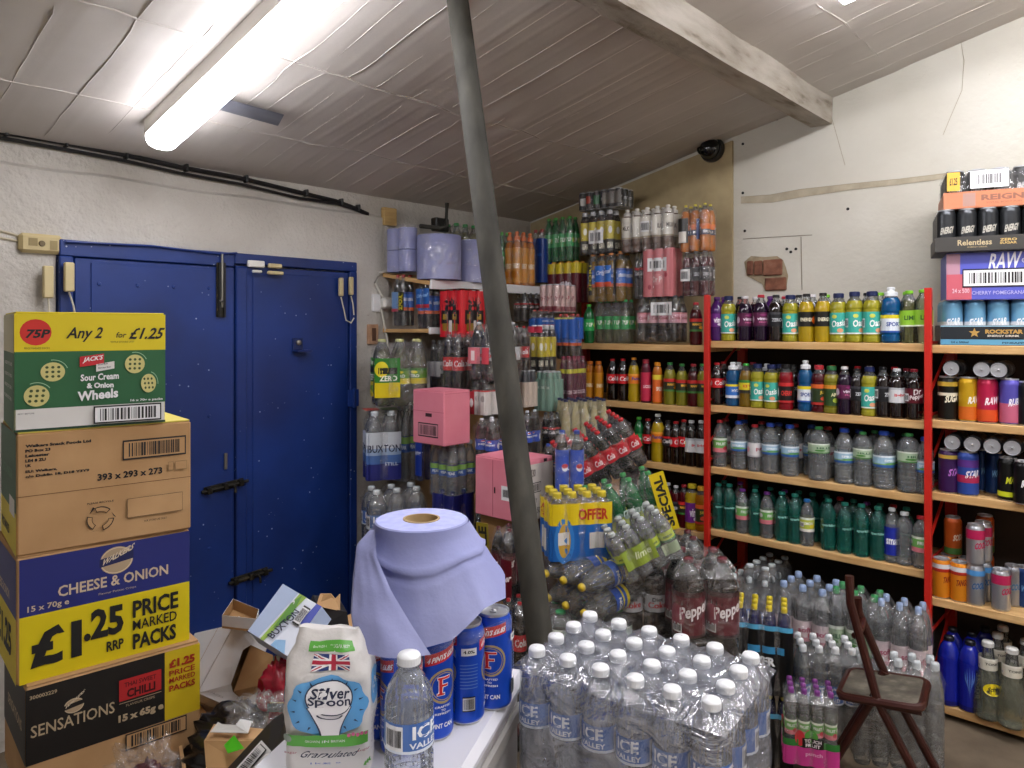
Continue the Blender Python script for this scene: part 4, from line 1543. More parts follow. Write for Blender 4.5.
LAB = {
    'oasis': ('#3fae9f', [(0, .06, '#e9efe9')], [('Oasis', '#f2f5f2', .30, .62, .13, .10)], [(.03, .17, .06, .10, '#e6a07a'), (-.08, .82, .05, .09, '#cfd85c'), (.22, .5, .06, .2, 'bars')]),
    'vimto': ('#5c1a44', [(.0, .08, '#2d0d2b')], [('vimto', '#e8d9e6', .45, .66, .13, 0), ('FRUIT', '#d06a9a', .25, .36, .09, 0)], [(.25, .5, .05, .25, '#c9b8c9'), (0, .83, .08, .08, '#8b2d6a')]),
    'vimtoz': ('#6d2580', [], [('vimto', '#f2ecf2', .3, .72, .14, .0)], [(.0, .18, .06, .1, '#f0e6f0')]),
    'ribena': ('#3a1446', [(.8, 1, '#2a5a2c')], [('Ribena', '#f0e8f2', .4, .65, .14, 0)], [(.05, .2, .05, .1, '#6a2a7c')]),
    'dark': ('#16161a', [(.85, 1, '#3a3a40')], [('ZERO', '#c9c9cc', .35, .6, .1, 0)], [(.22, .5, .06, .3, 'bars')]),
    'energyorange': ('#15130f', [], [('ENERGY', '#e8dfc0', .35, .6, .12, 0)], [(.2, .45, .09, .32, '#e07818')]),
    'sport': ('#dfe6ee', [(.80, 1, '#e2cf1f'), (0, .1, '#2458b0')], [('SPORT', '#1d3f92', .35, .6, .12, 0)], [(.22, .5, .06, .22, 'bars')]),
    'sportb': ('#2f6fc4', [(.84, 1, '#e2cf1f'), (0, .2, '#e8ecf2')], [('HYDRO', '#f0f0f0', .45, .65, .13, 0)], [(.1, .3, .06, .1, '#d8332a')]),
    'lime': ('#8fc434', [(.0, .08, '#e9efd8')], [('LIME', '#2c5a1c', .4, .68, .1, 0)], [(.2, .5, .06, .25, '#d7e86a')]),
    'tea': ('#e2cf2a', [(0, .25, '#1b1b18'), (.8, 1, '#2d7a34')], [('ICE TEA', '#c4262c', .45, .66, .12, 0)], [(.2, .4, .05, .15, '#f0a050')]),
    'redblack': ('#17100f', [(.82, 1, '#c62a2c'), (0, .1, '#c62a2c')], [('CHERRY', '#d63a34', .35, .6, .12, 0)], [(.25, .5, .06, .25, '#e8e0e0')]),
    'orangered': ('#2b3a1e', [(.80, 1, '#d8612a'), (0, .12, '#b5302a')], [('JUICE', '#e3c23a', .5, .68, .1, 0)], [(0, .3, .09, .12, '#c8452c')]),
    'olive': ('#2e4a24', [(.82, 1, '#d88a2a')], [('APPLE', '#e8e2b0', .45, .62, .11, 0)], [(0, .26, .08, .12, '#9fb23a')]),
    'coke': ('#c3161f', [], [('Cola', '#f4eeee', .25, .75, .14, .06)], [(.25, .5, .05, .3, '#e8e0e0')]),
    'cokez': ('#151214', [(.78, 1, '#c3161f')], [('Cola', '#e8e2e2', .25, .65, .14, .06)], [(.25, .5, .05, .3, 'bars')]),
    'diet': ('#b9bcc0', [], [('Diet', '#3c3c42', .62, .85, .07, .02), ('Coke', '#c3161f', .2, .58, .13, .05)], [(.27, .5, .06, .3, 'bars')]),
    'dietw': ('#d4d6d8', [(.85, 1, '#b5b8bd')], [('light', '#c3262f', .35, .6, .10, .03)], [(.2, .6, .04, .15, '#e2cf1f')]),
    'drp': ('#5d0f1f', [(.0, .06, '#2c060f')], [('Dr', '#f2e9e9', .55, .92, .07, .12), ('Pepper', '#f2e9e9', .14, .52, .14, .22)], [(.28, .4, .06, .25, 'bars')]),
    'drpw': ('#5d0f1f', [(.0, .06, '#2c060f'), (.9, 1, '#3a0913')], [('Pepper', '#f2e9e9', .30, .66, .16, .22)], [(.3, .45, .09, .28, '#8c3a4a'), (.3, .2, .06, .1, 'bars')], (.27, .70)),
    'waterblue': ('#9cc0d8', [(.0, .22, '#2c5aa0'), (.22, .30, '#7fae48'), (.85, 1, '#dfeaf2')], [('SPRING', '#f2f6fa', .48, .68, .13, 0)], [(.0, .34, .12, .08, '#5d9a58')]),
    'waterwhite': ('#dcd9da', [(0, .1, '#b9b4b8')], [('pure', '#b04a5a', .4, .66, .10, 0)], [(.2, .5, .06, .2, '#e9a9b5')]),
    'watergreen': ('#a8bfa0', [(0, .12, '#56884c'), (.86, 1, '#dfe8da')], [('HILLS', '#3c6a48', .45, .66, .11, 0)], [(-.06, .3, .08, .1, '#4d8a3c')]),
    'fruitgr': ('#6fae5a', [(0, .30, '#d77a86'), (.85, 1, '#e3ecd8')], [('FRUIT', '#f4f4f0', .5, .7, .11, 0)], [(.1, .3, .06, .14, '#c43a4a'), (.22, .6, .06, .16, '#e8e6e0')]),
    'fruityel': ('#b8c24a', [(.85, 1, '#e3ecd8'), (0, .2, '#e6e2da')], [('LEMON', '#f6f6ea', .5, .7, .11, 0)], [(.1, .4, .07, .16, '#e2cf2f'), (-.15, .5, .06, .16, 'bars')]),
    'tealnone': (None, [], [('sparkling', '#8fc9bd', .5, .7, .16, 0)], []),
    'smart': ('#1c2c9a', [], [('smart', '#f2f4fa', .38, .64, .17, 0)], [], (.15, .66)),
    'ice': ('#4a72b8', [(0, .1, '#dbe4f0')], [('ICE', '#f2f6fc', .46, .92, .10, 0), ('VALLEY', '#eef3fa', .16, .36, .12, 0)], [(.27, .5, .07, .42, 'bars')]),
    'pepsi': ('#1d49b5', [], [('pepsi', '#eef1f8', .40, .66, .12, 0)], [(0, .82, .05, .10, '#d8d8e0'), (0, .85, .05, .06, '#c22b3a'), (.25, .45, .06, .3, '#e4e6ee')]),
    'pepsit': ('#1d49b5', [], [('pepsi', '#eef1f8', .10, .25, .14, 0)], [(0, .60, .08, .09, '#e2e2ea'), (0, .63, .08, .055, '#c22b3a')], (.08, .72)),
    'lemon': ('#5c8f22', [(0, .36, '#d8c21a'), (.86, 1, '#3c7a24')], [('ZERO', '#f0f0e0', .42, .62, .11, 0)], [(0, .76, .08, .09, '#e2d22a')]),
    'sprite': ('#1f9a4a', [], [('7 UP', '#eef4e8', .35, .68, .10, 0)], [(.2, .5, .07, .2, '#c9e06a')]),
    'limeg': ('#b8cc28', [(.0, .2, '#2f7a34')], [('mint', '#2a5a22', .4, .66, .1, 0)], []),
    'fanta': ('#e07a1a', [(.8, 1, '#f0a030')], [('Fanta', '#243a8c', .36, .68, .12, 0)], [(.2, .5, .06, .2, '#e8e6e0')]),
    'irn': ('#e0701a', [(0, .5, '#27314f')], [('BRU', '#f0ece8', .16, .40, .10, 0)], [(.25, .4, .07, .3, 'bars')]),
    'pinklab': ('#d29aa6', [(.85, 1, '#c2727f')], [('Cola', '#8c2030', .3, .62, .12, .04)], [(.25, .5, .07, .3, '#eee6e6')]),
    'whitelab': ('#d9d4c8', [(0, .08, '#9a8a72')], [('MILK', '#4a3c30', .4, .6, .10, 0)], [(.2, .5, .06, .25, 'bars')], (.30, .80)),
    'yelblk': ('#cdbb2c', [(0, .40, '#14120f')], [('GUAVA', '#efe9d0', .10, .3, .10, 0)], [(.0, .7, .06, .12, '#f0efe0')], (.05, .75)),
    'bluelab': ('#2f66c0', [(0, .18, '#d25a24'), (.88, 1, '#1c3f8c')], [('ORIGINAL', '#f0f2f8', .5, .68, .14, .03)], [], (.30, .66)),
    'lucpurple': ('#5a2038', [(.86, 1, '#c9c43a')], [('LUCOZADE', '#e0c9d0', .2, .32, .13, 0)], [], (.04, .72)),
    'orangesl': ('#d08a1c', [], [('ENERGY', '#f2e6c8', .4, .55, .14, 0)], [], (.05, .70)),
    'lucpink': ('#c02a4a', [], [('LUCOZADE', '#f4e6ea', .45, .56, .15, 0)], [], (.05, .70)),
    'lucor': ('#e0682a', [(.82, 1, '#e4d03a')], [('SPORT', '#f4ece0', .4, .56, .12, 0)], [], (.05, .70)),
    'rubicon': ('#2b2d20', [(.75, 1, '#c62a2c'), (0, .15, '#3c7a34')], [('MANGO', '#e8b53a', .45, .65, .12, 0)], [(.1, .3, .07, .12, '#e09a2a')]),
    'boost': ('#12209a', [(.0, .08, '#0c1470')], [], []),
    'schw': ('#d8d4c4', [(.85, 1, '#e9e6da')], [('TONIC', '#3a3a34', .45, .65, .13, 0)], [(.2, .3, .08, .1, 'bars')]),
    'power': ('#101418', [(.8, 1, '#4aa8dc')], [('POWER', '#e6eaee', .4, .62, .13, 0)], [(.2, .3, .05, .1, '#4aa8dc')]),
    'whitepink': ('#dcc9cd', [(0, .2, '#d3909e')], [('soft', '#b04a6a', .45, .7, .11, 0)], [(.1, .3, .06, .15, '#c76a7c')]),
    'buxlab': ('#2a54a0', [(.55, 1, '#7fae48')], [('PEAK', '#e8eef6', .2, .45, .11, 0)], []),
    'silverlab': ('#bdbdc2', [(0, .3, '#2a2a30')], [('MAX', '#2a2a30', .5, .8, .09, 0)], [(.25, .6, .07, .28, 'bars')]),
    'bluewrap': ('#2450a8', [(0, .2, '#d8c42a'), (.4, .5, '#d8c42a')], [('LEMON', '#e8e6d0', .6, .8, .13, 0)], []),
}
# style: shape, liquid, cap colour, label
STY = {
    'oasis': ('juice', 'citrus', '#16224f', 'oasis'), 'vimto': ('pet', 'vimto', '#d9d4d6', 'vimto'), 'vimtor': ('pet', 'vimto', '#b52336', 'vimto'),
    'vimtoz': ('pet', 'purple', '#5a2a6c', 'vimtoz'), 'dark': ('pet', 'cola', '#121214', 'dark'), 'energy': ('pet', 'yellow', '#141414', 'energyorange'),
    'sportw': ('sport', 'blue', '#dfe3e6', 'sport'), 'sportb': ('sport', 'blue', '#dfe3e6', 'sportb'), 'lime': ('pet', 'lime', '#7cc22c', 'lime'),
    'coke': ('soda', 'cola', '#b3161f', 'coke'), 'cokez': ('soda', 'cola', '#1a1a1c', 'cokez'), 'diet': ('soda', 'cola', '#c9cbd0', 'diet'),
    'dietw': ('pet', 'cola', '#d4d6d8', 'dietw'), 'drp': ('pet', 'cola', '#7c1424', 'drp'), 'tea': ('pet', 'tea', '#3c9a3c', 'tea'),
    'cherry': ('juice', 'red', '#141213', 'redblack'), 'orangered': ('juice', 'darkred', '#b02a34', 'orangered'), 'olive': ('juice', 'olive', '#2c6a3a', 'olive'),
    'wblue': ('water', 'water', '#1c3f9a', 'waterblue'), 'wred': ('pet', 'water', '#b3222c', 'waterwhite'), 'wdome': ('dome', 'water', '#3a8a4a', 'watergreen'),
    'wfruitr': ('pet', 'water', '#b3222c', 'fruitgr'), 'wfruitp': ('pet', 'water', '#6c2a86', 'fruitgr'), 'wfruity': ('pet', 'water', '#2a7ac4', 'fruityel'),
    'teal': ('pet', 'teal', '#1f7f70', 'tealnone'), 'smart': ('pet', 'water', '#d9dde0', 'smart'), 'wplain': ('water', 'water', '#d9dde0', None),
    'ice': ('water', 'water', '#e8ebee', 'ice'), 'pepsi': ('soda', 'cola', '#1d49b5', 'pepsi'), 'pepsit': ('soda', 'cola', '#1d3f9a', 'pepsit'),
    'fanta': ('soda', 'yellow', '#d98a2a', 'fanta'), 'luco': ('slim', 'orange', '#d8721c', 'orangesl'), 'lucpink': ('slim', 'berry', '#9a2a3c', 'lucpink'),
    'lucor': ('slim', 'orange', '#d9891c', 'lucor'), 'lucpur': ('slim', 'berry', '#7c2a40', 'lucpurple'), 'rub': ('pet', 'olive', '#2f7a3a', 'rubicon'),
    'rubr': ('pet', 'darkred', '#a32430', 'rubicon'), 'boost': ('boost', 'royal', '#10121c', 'boost'), 'schw': ('cone', 'silver', '#cfd0cc', 'schw'),
    'lemon2': ('big', 'lime', '#cfd08a', 'lemon'), 'coke2': ('big', 'cola', '#b3161f', 'coke'), 'cokez2': ('big', 'cola', '#1a1a1c', 'cokez'),
    'drp2': ('big', 'cola', '#5d0f1f', 'drpw'), 'diet2': ('big', 'cola', '#c9cbd0', 'diet'), 'water2': ('dome', 'water', '#9db4dc', 'whitepink'),
    'waterg2': ('dome', 'water', '#3f9a5c', 'watergreen'), 'waterc2': ('dome', 'water', '#cfd6da', 'ice'), 'green2': ('big', 'green', '#2f8a44', 'limeg'),
    'pepsi2': ('big', 'cola', '#d9dce2', 'pepsi'), 'yellowcap2': ('big', 'empty', '#d9bb2a', 'bluewrap'), 'navy2': ('big', 'navy', '#1c2050', None),
    'sprite': ('pet', 'lime', '#2f9a4c', 'sprite'), 'gr7': ('pet', 'green', '#4fae3c', 'sprite'), 'milk': ('sport', 'milk', '#cfcac2', 'whitelab'),
    'yelblk': ('slim', 'cola', '#cfcfd2', 'yelblk'), 'irn': ('big', 'orange', '#dcc82a', 'irn'), 'orange': ('sport', 'orange', '#d86a1c', 'orangesl'),
    'bluelab': ('pet', 'tea', '#d9822a', 'bluelab'), 'bluedark': ('pet', 'cola', '#b5423a', 'bluelab'), 'pinkcoke': ('soda', 'cola', '#4a4a50', 'pinklab'),
    'darkredp': ('pet', 'darkred', '#cfcfd2', 'dark'), 'gold': ('glassy', 'gold', '#23264a', None), 'power': ('pet', 'navy', '#d9c22a', 'power'),
    'clearlime': ('water', 'water', '#aab0ae', 'limeg'), 'fruitp': ('water', 'water', '#7c3a86', 'fruitgr'), 'silver': ('pet', 'cola', '#bfc2c6', 'silverlab'), 'bux': ('water', 'water', '#cfd6da', 'buxlab'),
    'tealsm': ('pet', 'green', '#2a6a44', 'tealnone'), 'wclear': ('water', 'water', '#cfd6da', None), 'bluecap': ('soda', 'cola', '#23409a', 'pepsi'),
    'yellbl': ('soda', 'yellow', '#cfd0cc', 'fanta'), 'ylw': ('juice', 'yellow', '#c9b52a', 'vimtoz'), 'amber': ('juice', 'amber', '#cf9a2a', 'orangered'),
}


def bottle(style, D, H, parent=None, loc=(0, 0, 0), rot=(0, 0, 0), root=None, seg=SEG):
    """parent set: one bottle inside a pack (cap and label are its sub-parts); root set: a loose bottle (body, cap, label are parts)"""
    shape, liq, cap, lab = STY[style]
    if root is not None:
        par, sc = root, (D / 2, D / 2, H)
        obj('bottle_body', body_mesh(shape, liq, seg), par, (0, 0, 0), (0, 0, 0), sc)
        obj('bottle_cap', cap_mesh(shape, cap, 24 if seg > SEG else 14), par, (0, 0, 0), (0, 0, 0), sc)
        if lab:
            obj('bottle_label', label_mesh(shape, lab), par, (0, 0, 0), (0, 0, 0), sc)
        return root
    b = obj('bottle', body_mesh(shape, liq, seg), parent, loc, rot, (D / 2, D / 2, H))
    obj('cap', cap_mesh(shape, cap, 24 if seg > SEG else 14), b)
    if lab:
        obj('label', label_mesh(shape, lab), b)
    return b


CANART = {}


def can_style(name, hx, top=None, text=None, th='#f0f0f0', band=None, metal=.3):
    def art(a):
        if band:
            for y0, y1, h in band:
                a.rect(0, y0, 1, y1, C(h, .35), 20)
        if text:
            for c in (.5, 0.0):
                a.text(text, c - .11, .42, c + .11, .62, C(th, .35), .04, .1, .05)
                a.k -= 1
    CANART[name] = can_mesh(C(hx, .3, metal), 18, art)


can_style('black', '#17181b', text='ENERGY', th='#b9b9b9')
can_style('greyzero', '#5b5f66', text='ZERO', th='#d8d8dc', metal=.7)
can_style('darkgrey', '#3b3d40', text='ENERGY', th='#b8b4a8', metal=.7)
can_style('lightblue', '#6fa6c9', text='STAR', th='#e9eef2', band=[(.25, .55, '#cfd4d8')])
can_style('paleblue', '#8a93c9', text='STAR', th='#e9eef2')
can_style('silverviolet', '#7a70b8', text='RAW', th='#f2f0f8')
can_style('yellowraw', '#d0a41c', text='RAW', th='#f4eee0', band=[(.0, .35, '#d0641c')])
can_style('pinkraw', '#c01f4c', text='RAW', th='#f6e6ea', band=[(.0, .3, '#d8501c')])
can_style('violetpink', '#5c55b4', text='RUBY', th='#f0ecf6', band=[(.0, .5, '#c2607c')])
can_style('blackgold', '#16140f', text='SUGA', th='#e6dfc6', band=[(.88, 1, '#c9a63a'), (.62, .7, '#d8d0b8')])
can_style('violetgold', '#3c1c54', text='STAR', th='#b06ac0', band=[(.9, 1, '#cfb04a')])
can_style('bluered', '#3552a8', text='STAR', th='#f0ecf2', band=[(.72, .92, '#5b2f86'), (.3, .5, '#b02a54')])
can_style('blue', '#1c3f7a', text='WAVE', th='#6fa6d8')
can_style('blackyellow', '#121312', text='MAX', th='#cfd42a', band=[(.06, .2, '#d4dc2a')])
can_style('blackwhite', '#121214', text='Mad', th='#f4f4f4')
can_style('orange', '#e08a1c', text='TANGO', th='#8c1f14', band=[(.86, 1, '#d9dadd'), (.76, .86, '#b0271c')])
can_style('orangedark', '#c2581c', text='SODA', th='#f2e0c8', band=[(.0, .2, '#3c6a2c')])
can_style('silvermag', '#b9bcc2', text='COOL', th='#c21f5c', band=[(.72, 1, '#b81f54')], metal=.8)
can_style('silverblue', '#a9adb5', text='COOL', th='#3a6aa0', band=[(.84, 1, '#4f93d0')], metal=.8)
can_style('silver', '#a6a9b0', text='COOL', th='#4f7fa6', metal=.8)
can_style('pinkwhite', '#d9b7b3', text='Dr P', th='#8c2a3a', band=[(0, .2, '#8c3a44')])
can_style('teal', '#7fa596', text='tonic', th='#e2ece6')


# ---------------------------------------------------------------- shrink-wrapped packs
def wrap_mesh(nx, ny, d, H, mat, sh=.74, res=3, seed=0):
    w, l = nx * d / 2 + .002, ny * d / 2 + .002
    ctr = [((i - (nx - 1) / 2) * d, (j - (ny - 1) / 2) * d) for i in range(nx) for j in range(ny)]
    NX, NY = nx * res + 1, ny * res + 1

    def top(x, y):
        m = min(math.hypot(x - cx, y - cy) for cx, cy in ctr)
        e = max(abs(x) / w, abs(y) / l)
        z = H * (1.004 - .115 * min(1, max(0, m / d - .16) / .55))
        if e > .999:
            z = H * (sh + .10)
        return z

    mb = MB()

    def tp(a, b):
        x, y = (a * 2 - 1) * w, (b * 2 - 1) * l
        return Vector((x, y, top(x, y)))
    mb.grid(NX, NY, tp, mat, True)
    # sides with rounded corners and a little slack
    per = []
    for i in range(NX - 1):
        per.append((i / (NX - 1), 0))
    for j in range(NY - 1):
        per.append((1, j / (NY - 1)))
    for i in range(NX - 1):
        per.append((1 - i / (NX - 1), 1))
    for j in range(NY - 1):
        per.append((0, 1 - j / (NY - 1)))
    lev = [sh + .10, sh, sh * .66, sh * .33, .03, .0]
    vs, fs = [], []
    n = len(per)
    for q, k in enumerate(lev):
        for a, b in per:
            x, y = (a * 2 - 1) * w, (b * 2 - 1) * l
            s = 1.0 if q == 0 else 1.0 - .012 * math.sin(k * 12 + seed)
            ex = abs(x) / w > .98 and abs(y) / l > .98
            s2 = .93 if ex else s
            s2 *= .97 if k == 0 else 1
            nn = .004 * noise.noise(Vector((x * 18 + seed, y * 18, k * 4)))
            vs.append(Vector((x * s2 + nn, y * s2 + nn, H * k)))
    for q in range(len(lev) - 1):
        for i in range(n):
            j = (i + 1) % n
            fs.append((q * n + i, (q + 1) * n + i, (q + 1) * n + j, q * n + j))
    mb.add(vs, fs, mat, True)
    return mb


def pack(label, cat, base, yaw, style, nx, ny, d, H, wrap=True, art=None, tilt=(0, 0), group=None, name='bottle_pack', mat=None, opq=None, lie=None, can=False, spin=None, seg=SEG, scallop=.17):
    """a shrink-wrapped pack standing with its bottom centre at base; art: {side: fn(Art)}; lie: bottles laid on their side"""
    e = Matrix.Rotation(yaw, 4, 'Z') @ Matrix.Rotation(tilt[1], 4, 'Y') @ Matrix.Rotation(tilt[0], 4, 'X')
    if lie is not None:
        e = Matrix.Rotation(yaw, 4, 'Z') @ Matrix.Rotation(lie, 4, 'Y')
    t = thing(name, label, cat, base, e.to_euler(), group)
    rr = random.Random(label)
    off = Vector((0, 0, 0))
    if lie is not None:
        off = Vector((0, 0, -H / 2))
    for i in range(nx):
        for j in range(ny):
            l = Vector(((i - (nx - 1) / 2) * d, (j - (ny - 1) / 2) * d, 0)) + off
            r = (0, 0, spin if spin is not None else YC - yaw + rr.uniform(-.5, .5))
            if can:
                o = obj('can', CANART[style], t, l, r, (d * .485, d * .485, H))
            else:
                bottle(style, d * .97, H, t, l, r, seg=seg)
    if wrap:
        w = wrap_mesh(nx, ny, d, H, mat or FILM, .86 if can else (opq or .74), 2 if nx * ny > 8 else 3, rr.random() * 9)
        w.build('shrink_wrap', t, off, sharp=0)
    if art:
        hw, hl = nx * d / 2 + .005, ny * d / 2 + .005
        for side, (z0, z1, fn) in art.items():
            mb = MB()
            dz = H * (z1 - z0)
            if side == '-x':
                mp = flat((-hw, hl, H * z0), (0, -2 * hl, 0), (0, 0, dz), (-1, 0, 0))
            elif side == '-y':
                mp = flat((-hw, -hl, H * z0), (2 * hw, 0, 0), (0, 0, dz), (0, -1, 0))
            elif side == '+x':
                mp = flat((hw, -hl, H * z0), (0, 2 * hl, 0), (0, 0, dz), (1, 0, 0))
            elif side == '+y':
                mp = flat((hw, hl, H * z0), (-2 * hw, 0, 0), (0, 0, dz), (0, 1, 0))
            else:
                mp = flat((-hw, -hl, H * 1.006), (2 * hw, 0, 0), (0, 2 * hl, 0), (0, 0, 1))
            nb = {'-x': ny, '+x': ny, '-y': nx, '+y': nx}.get(side, 0)
            if nb and scallop:
                nv = {'-x': Vector((-1, 0, 0)), '+x': Vector((1, 0, 0)), '-y': Vector((0, -1, 0)), '+y': Vector((0, 1, 0))}[side]
                mp0 = mp
                mp = lambda x, y, k: mp0(x, y, k) - nv * (d * scallop * (abs((x * nb) % 1 - .5) * 2) ** 2.2)
            fn(Art(mb, mp, nb * 6 if scallop else 0))
            mb.build('printed_wrap', t, off, sharp=60)
    return t


def pk(label, x0, x1, yt, yb, Z, style, nx, ny, yaw=0.0, cat='drinks', **kw):
    """pack that fills the photograph's box at depth Z: sizes follow"""
    H = (yb - yt) / F * Z
    cw = abs(math.cos(yaw) * cA - math.sin(yaw) * sA * -1)
    # projected width of the footprint on the camera's right axis
    a = YC
    rx = abs(math.cos(yaw - a))
    ry = abs(math.sin(yaw - a))
    d = (x1 - x0) / F * Z / (nx * rx + ny * ry)
    b = P((x0 + x1) / 2, yb, Z)
    return pack(label, cat, b, yaw, style, nx, ny, d, H, **kw)


def loose(style, label, loc, D, H, rot, group, name='drink_bottle', cat='bottle', seg=SEG):
    t = thing(name, label, cat, loc, rot, group)
    bottle(style, D, H, root=t, seg=seg)
    return t


def lcan(style, label, loc, D, H, rot, group, lying=False):
    t = thing('drink_can', label, 'can', loc, rot, group)
    o = obj('can_body', CANART[style], t, (0, 0, 0), (0, 0, 0), (D / 2, D / 2, H))
    obj('pull_tab', TAB, t, (0, 0, 0), (0, 0, 0), (D / 2, D / 2, H))
    return t


# ================================================================ the big water pack in front
CAPW = '#eceef0'
STY['icebig'] = ('water', 'waterf', CAPW, 'ice')
row, colv = Vector((.816, -.578)), Vector((.578, .816))
FL = Vector((.0455, 1.35))
d, H = .0655, .219
ctr = FL + row * d * 2.5 + colv * d * 1.5
yawp = YC + math.atan2(row.y, row.x)
BIGW = pack('big shrink-wrapped pack of still water bottles with white caps beside the white counter', 'water bottles', W(ctr.x, ctr.y, .80), yawp, 'icebig', 6, 4, d, H, mat=FILMW, seg=36, spin=.0)
pack('second pack of water bottles directly under the big wrapped one', 'water bottles', W(ctr.x, ctr.y, .575), yawp, 'icebig', 6, 4, d, H, mat=FILMW, spin=.2)
cd = W(ctr.x, ctr.y, 0)
t = thing('plain_carton', 'large brown carton carrying the two packs of water bottles', 'carton', cd, yawp)
mb = MB()
mb.box((0, 0, .285), (.40, .28, .57), CARD, None, .005)
mb.build('body', t)
mb = MB()
mb.box((0, 0, .5715), (.05, .282, .002), TAPE)
mb.build('tape', t)
# single bottle on the counter
p = Ph(409, 797, HT)
loose('icebig', 'clear half-litre water bottle with white cap standing alone on the white counter', p, .071, .209, YC + .9, None, 'water_bottle', 'bottle', 40)
# ================================================================ waste packaging between the stack and the counter
def blob(mb, c, r, mat, amp=.25, fr=3.0, seed=0, n=30, flat_=False):
    c = Vector(c)

    def f(a, b):
        th, ph = 2 * PI * a, PI * (b - .5)
        d = Vector((math.cos(ph) * math.cos(th), math.cos(ph) * math.sin(th), math.sin(ph)))
        k = 1 + amp * noise.noise(d * fr + Vector((seed, 0, 0))) + amp * .7 * abs(noise.noise(d * fr * 2.6 + Vector((0, seed, 0)))) - amp * .4 * abs(noise.noise(d * fr * 6 + Vector((seed, seed, 0))))
        return c + Vector((d.x * r[0] * k, d.y * r[1] * k, d.z * r[2] * k))
    mb.grid(n, n // 2 + 4, f, mat, True, True)


def quad_map(p00, p10, p01, p11, n):
    def f(x, y, k):
        return p00.lerp(p10, x).lerp(p01.lerp(p11, x), y) + n * (.0006 + .0003 * k)
    return f


def at0(t, pts):
    return [P(*p) - t.location for p in pts]


WCARD = C('#cfcfd0', .6)
LBLUE = C('#a9b9d6', .5)
# carton that carries the rubbish, half full of a black bag
cpos = W(-.66, 1.90, 0)
t = thing('open_carton', 'large brown carton heaped with a black bag and empty packaging', 'carton', cpos, YC + .5)
mb = MB()
for x, y, sx, sy in ((0, -.14, .34, .008), (0, .14, .34, .008), (-.17, 0, .008, .28), (.17, 0, .008, .28)):
    mb.box((x, y, .27), (sx, sy, .54), CARD)
mb.box((0, 0, .01), (.33, .27, .01), CARD)
mb.build('body', t)
mb = MB()
mb.slab([(-.17, -.144, .54), (.17, -.144, .54), (.16, -.22, .47), (-.16, -.22, .47)], (0, .003, .003), CARD, CARDIN)
mb.build('flap', t)
mb = MB()
blob(mb, (0, 0, .53), (.15, .12, .07), C('#0e0e10', .25), .5, 2.6, 3, 44)
t2 = tag(mb.build('bin_bag', None, cpos, (0, 0, YC), sharp=0), 'crumpled black plastic bag among the empty packaging beside the crisp cartons', 'bag')

# white box with a cut-out front
fr = [(x, y, z + .40) for x, y, z in [(235, 624, 1.72), (268, 645, 1.66), (265.5, 652, 1.65), (251, 645, 1.67), (243, 650, 1.67), (231, 684, 1.625), (233, 692, 1.62), (245, 702, 1.60), (241, 712, 1.59), (198, 693, 1.65)]]
t = thing('display_box', 'torn white display box with a cut-out front leaning on the crisp cartons', 'box', P(220, 700, 2.05))
f3 = at0(t, fr)
dep = (P(191, 634, 2.36) - P(235, 624, 2.13))
mb = MB()
nrm = -dep.normalized() * .003
mb.slab(f3, dep * .02, WCARD, CARDIN, CARDIN)
A0, B0, C0, D0 = f3[0], f3[1], f3[8], f3[9]
for a, b in ((A0, B0), (D0, A0), (C0, D0), (B0, C0)):
    mb.slab([a, b, b + dep * .9, a + dep * .9], (D0 - A0).cross(dep).normalized() * 0 + ((A0 + B0 + C0 + D0) / 4 - (a + b) / 2).normalized() * .003, WCARD, CARDIN, CARDIN)
mb.slab([A0 + dep * .35, B0 + dep * .35, C0 + dep * .35, D0 + dep * .35], dep * .02, CARDIN)
mb.build('body', t)
mb = MB()
fl = at0(t, [(251, 646, 2.06), (273, 655, 1.97), (272, 672, 1.95), (266, 684, 1.94), (246, 702, 1.98), (234, 691, 2.01)])
mb.slab(fl, dep.normalized() * .003, CARD, CARDIN)
mb.build('flap', t)
mb = MB()
a = Art(mb, quad_map(D0, C0, A0, B0, nrm.normalized()))
a.mb.add(a._p([(.13 + .0, .18), (.22, .18), (.22, .86), (.13, .86)]), [(0, 1, 2, 3)], C('#c3c3c4', .6))
for k in range(9):
    a.text('STEAKPIES'[k], .13, .80 - k * .075, .24, .85 - k * .075, C('#9d9d9f', .6), .02)
a.text('15 PACKS', .12, .06, .52, .085, C('#8a8a8c', .6))
mb.build('printed_front', t)

# sleeve printed BUXTON
q = [(248, 631, 1.88), (287, 656, 1.76), (322, 607, 1.86), (283, 584, 1.98)]
t = thing('water_sleeve', 'empty blue and white printed water bottle sleeve tilted among the waste packaging', 'packaging', P(270, 640, 1.85))
p4 = at0(t, q)
nn = (p4[1] - p4[0]).cross(p4[3] - p4[0]).normalized()
if nn.dot(P(270, 640, 1.85) - Vector((0, 0, EYE))) > 0:
    nn = -nn
mb = MB()
mb.slab(p4, -nn * .05, C('#d7dde9', .5), CARDIN, LBLUE)
mb.build('body', t)
mb = MB()
a = Art(mb, quad_map(p4[0], p4[1], p4[3], p4[2], nn))
a.poly([(0, 0), (.28, 0), (.42, 1), (0, 1)], LBLUE)
a.poly([(.33, 0), (.42, 0), (.62, 1), (.45, 1)], C('#8fb04e', .5))
a.poly([(.42, .25), (.6, .55), (.52, 1), (.42, .8)], C('#5e9140', .5))
a.poly([(.82, .55), (1, .6), (1, 1), (.88, 1)], C('#4a55ae', .5))
a.poly([(.6, 0), (.95, 0), (.8, .2), (.62, .12)], C('#8bb3d8', .5))
for k in range(6):
    an = .3 + k * .5
    a.ell(.46 + .02 * math.cos(an), .78 + .05 * math.sin(an), .008, .02, WHITE, 8)


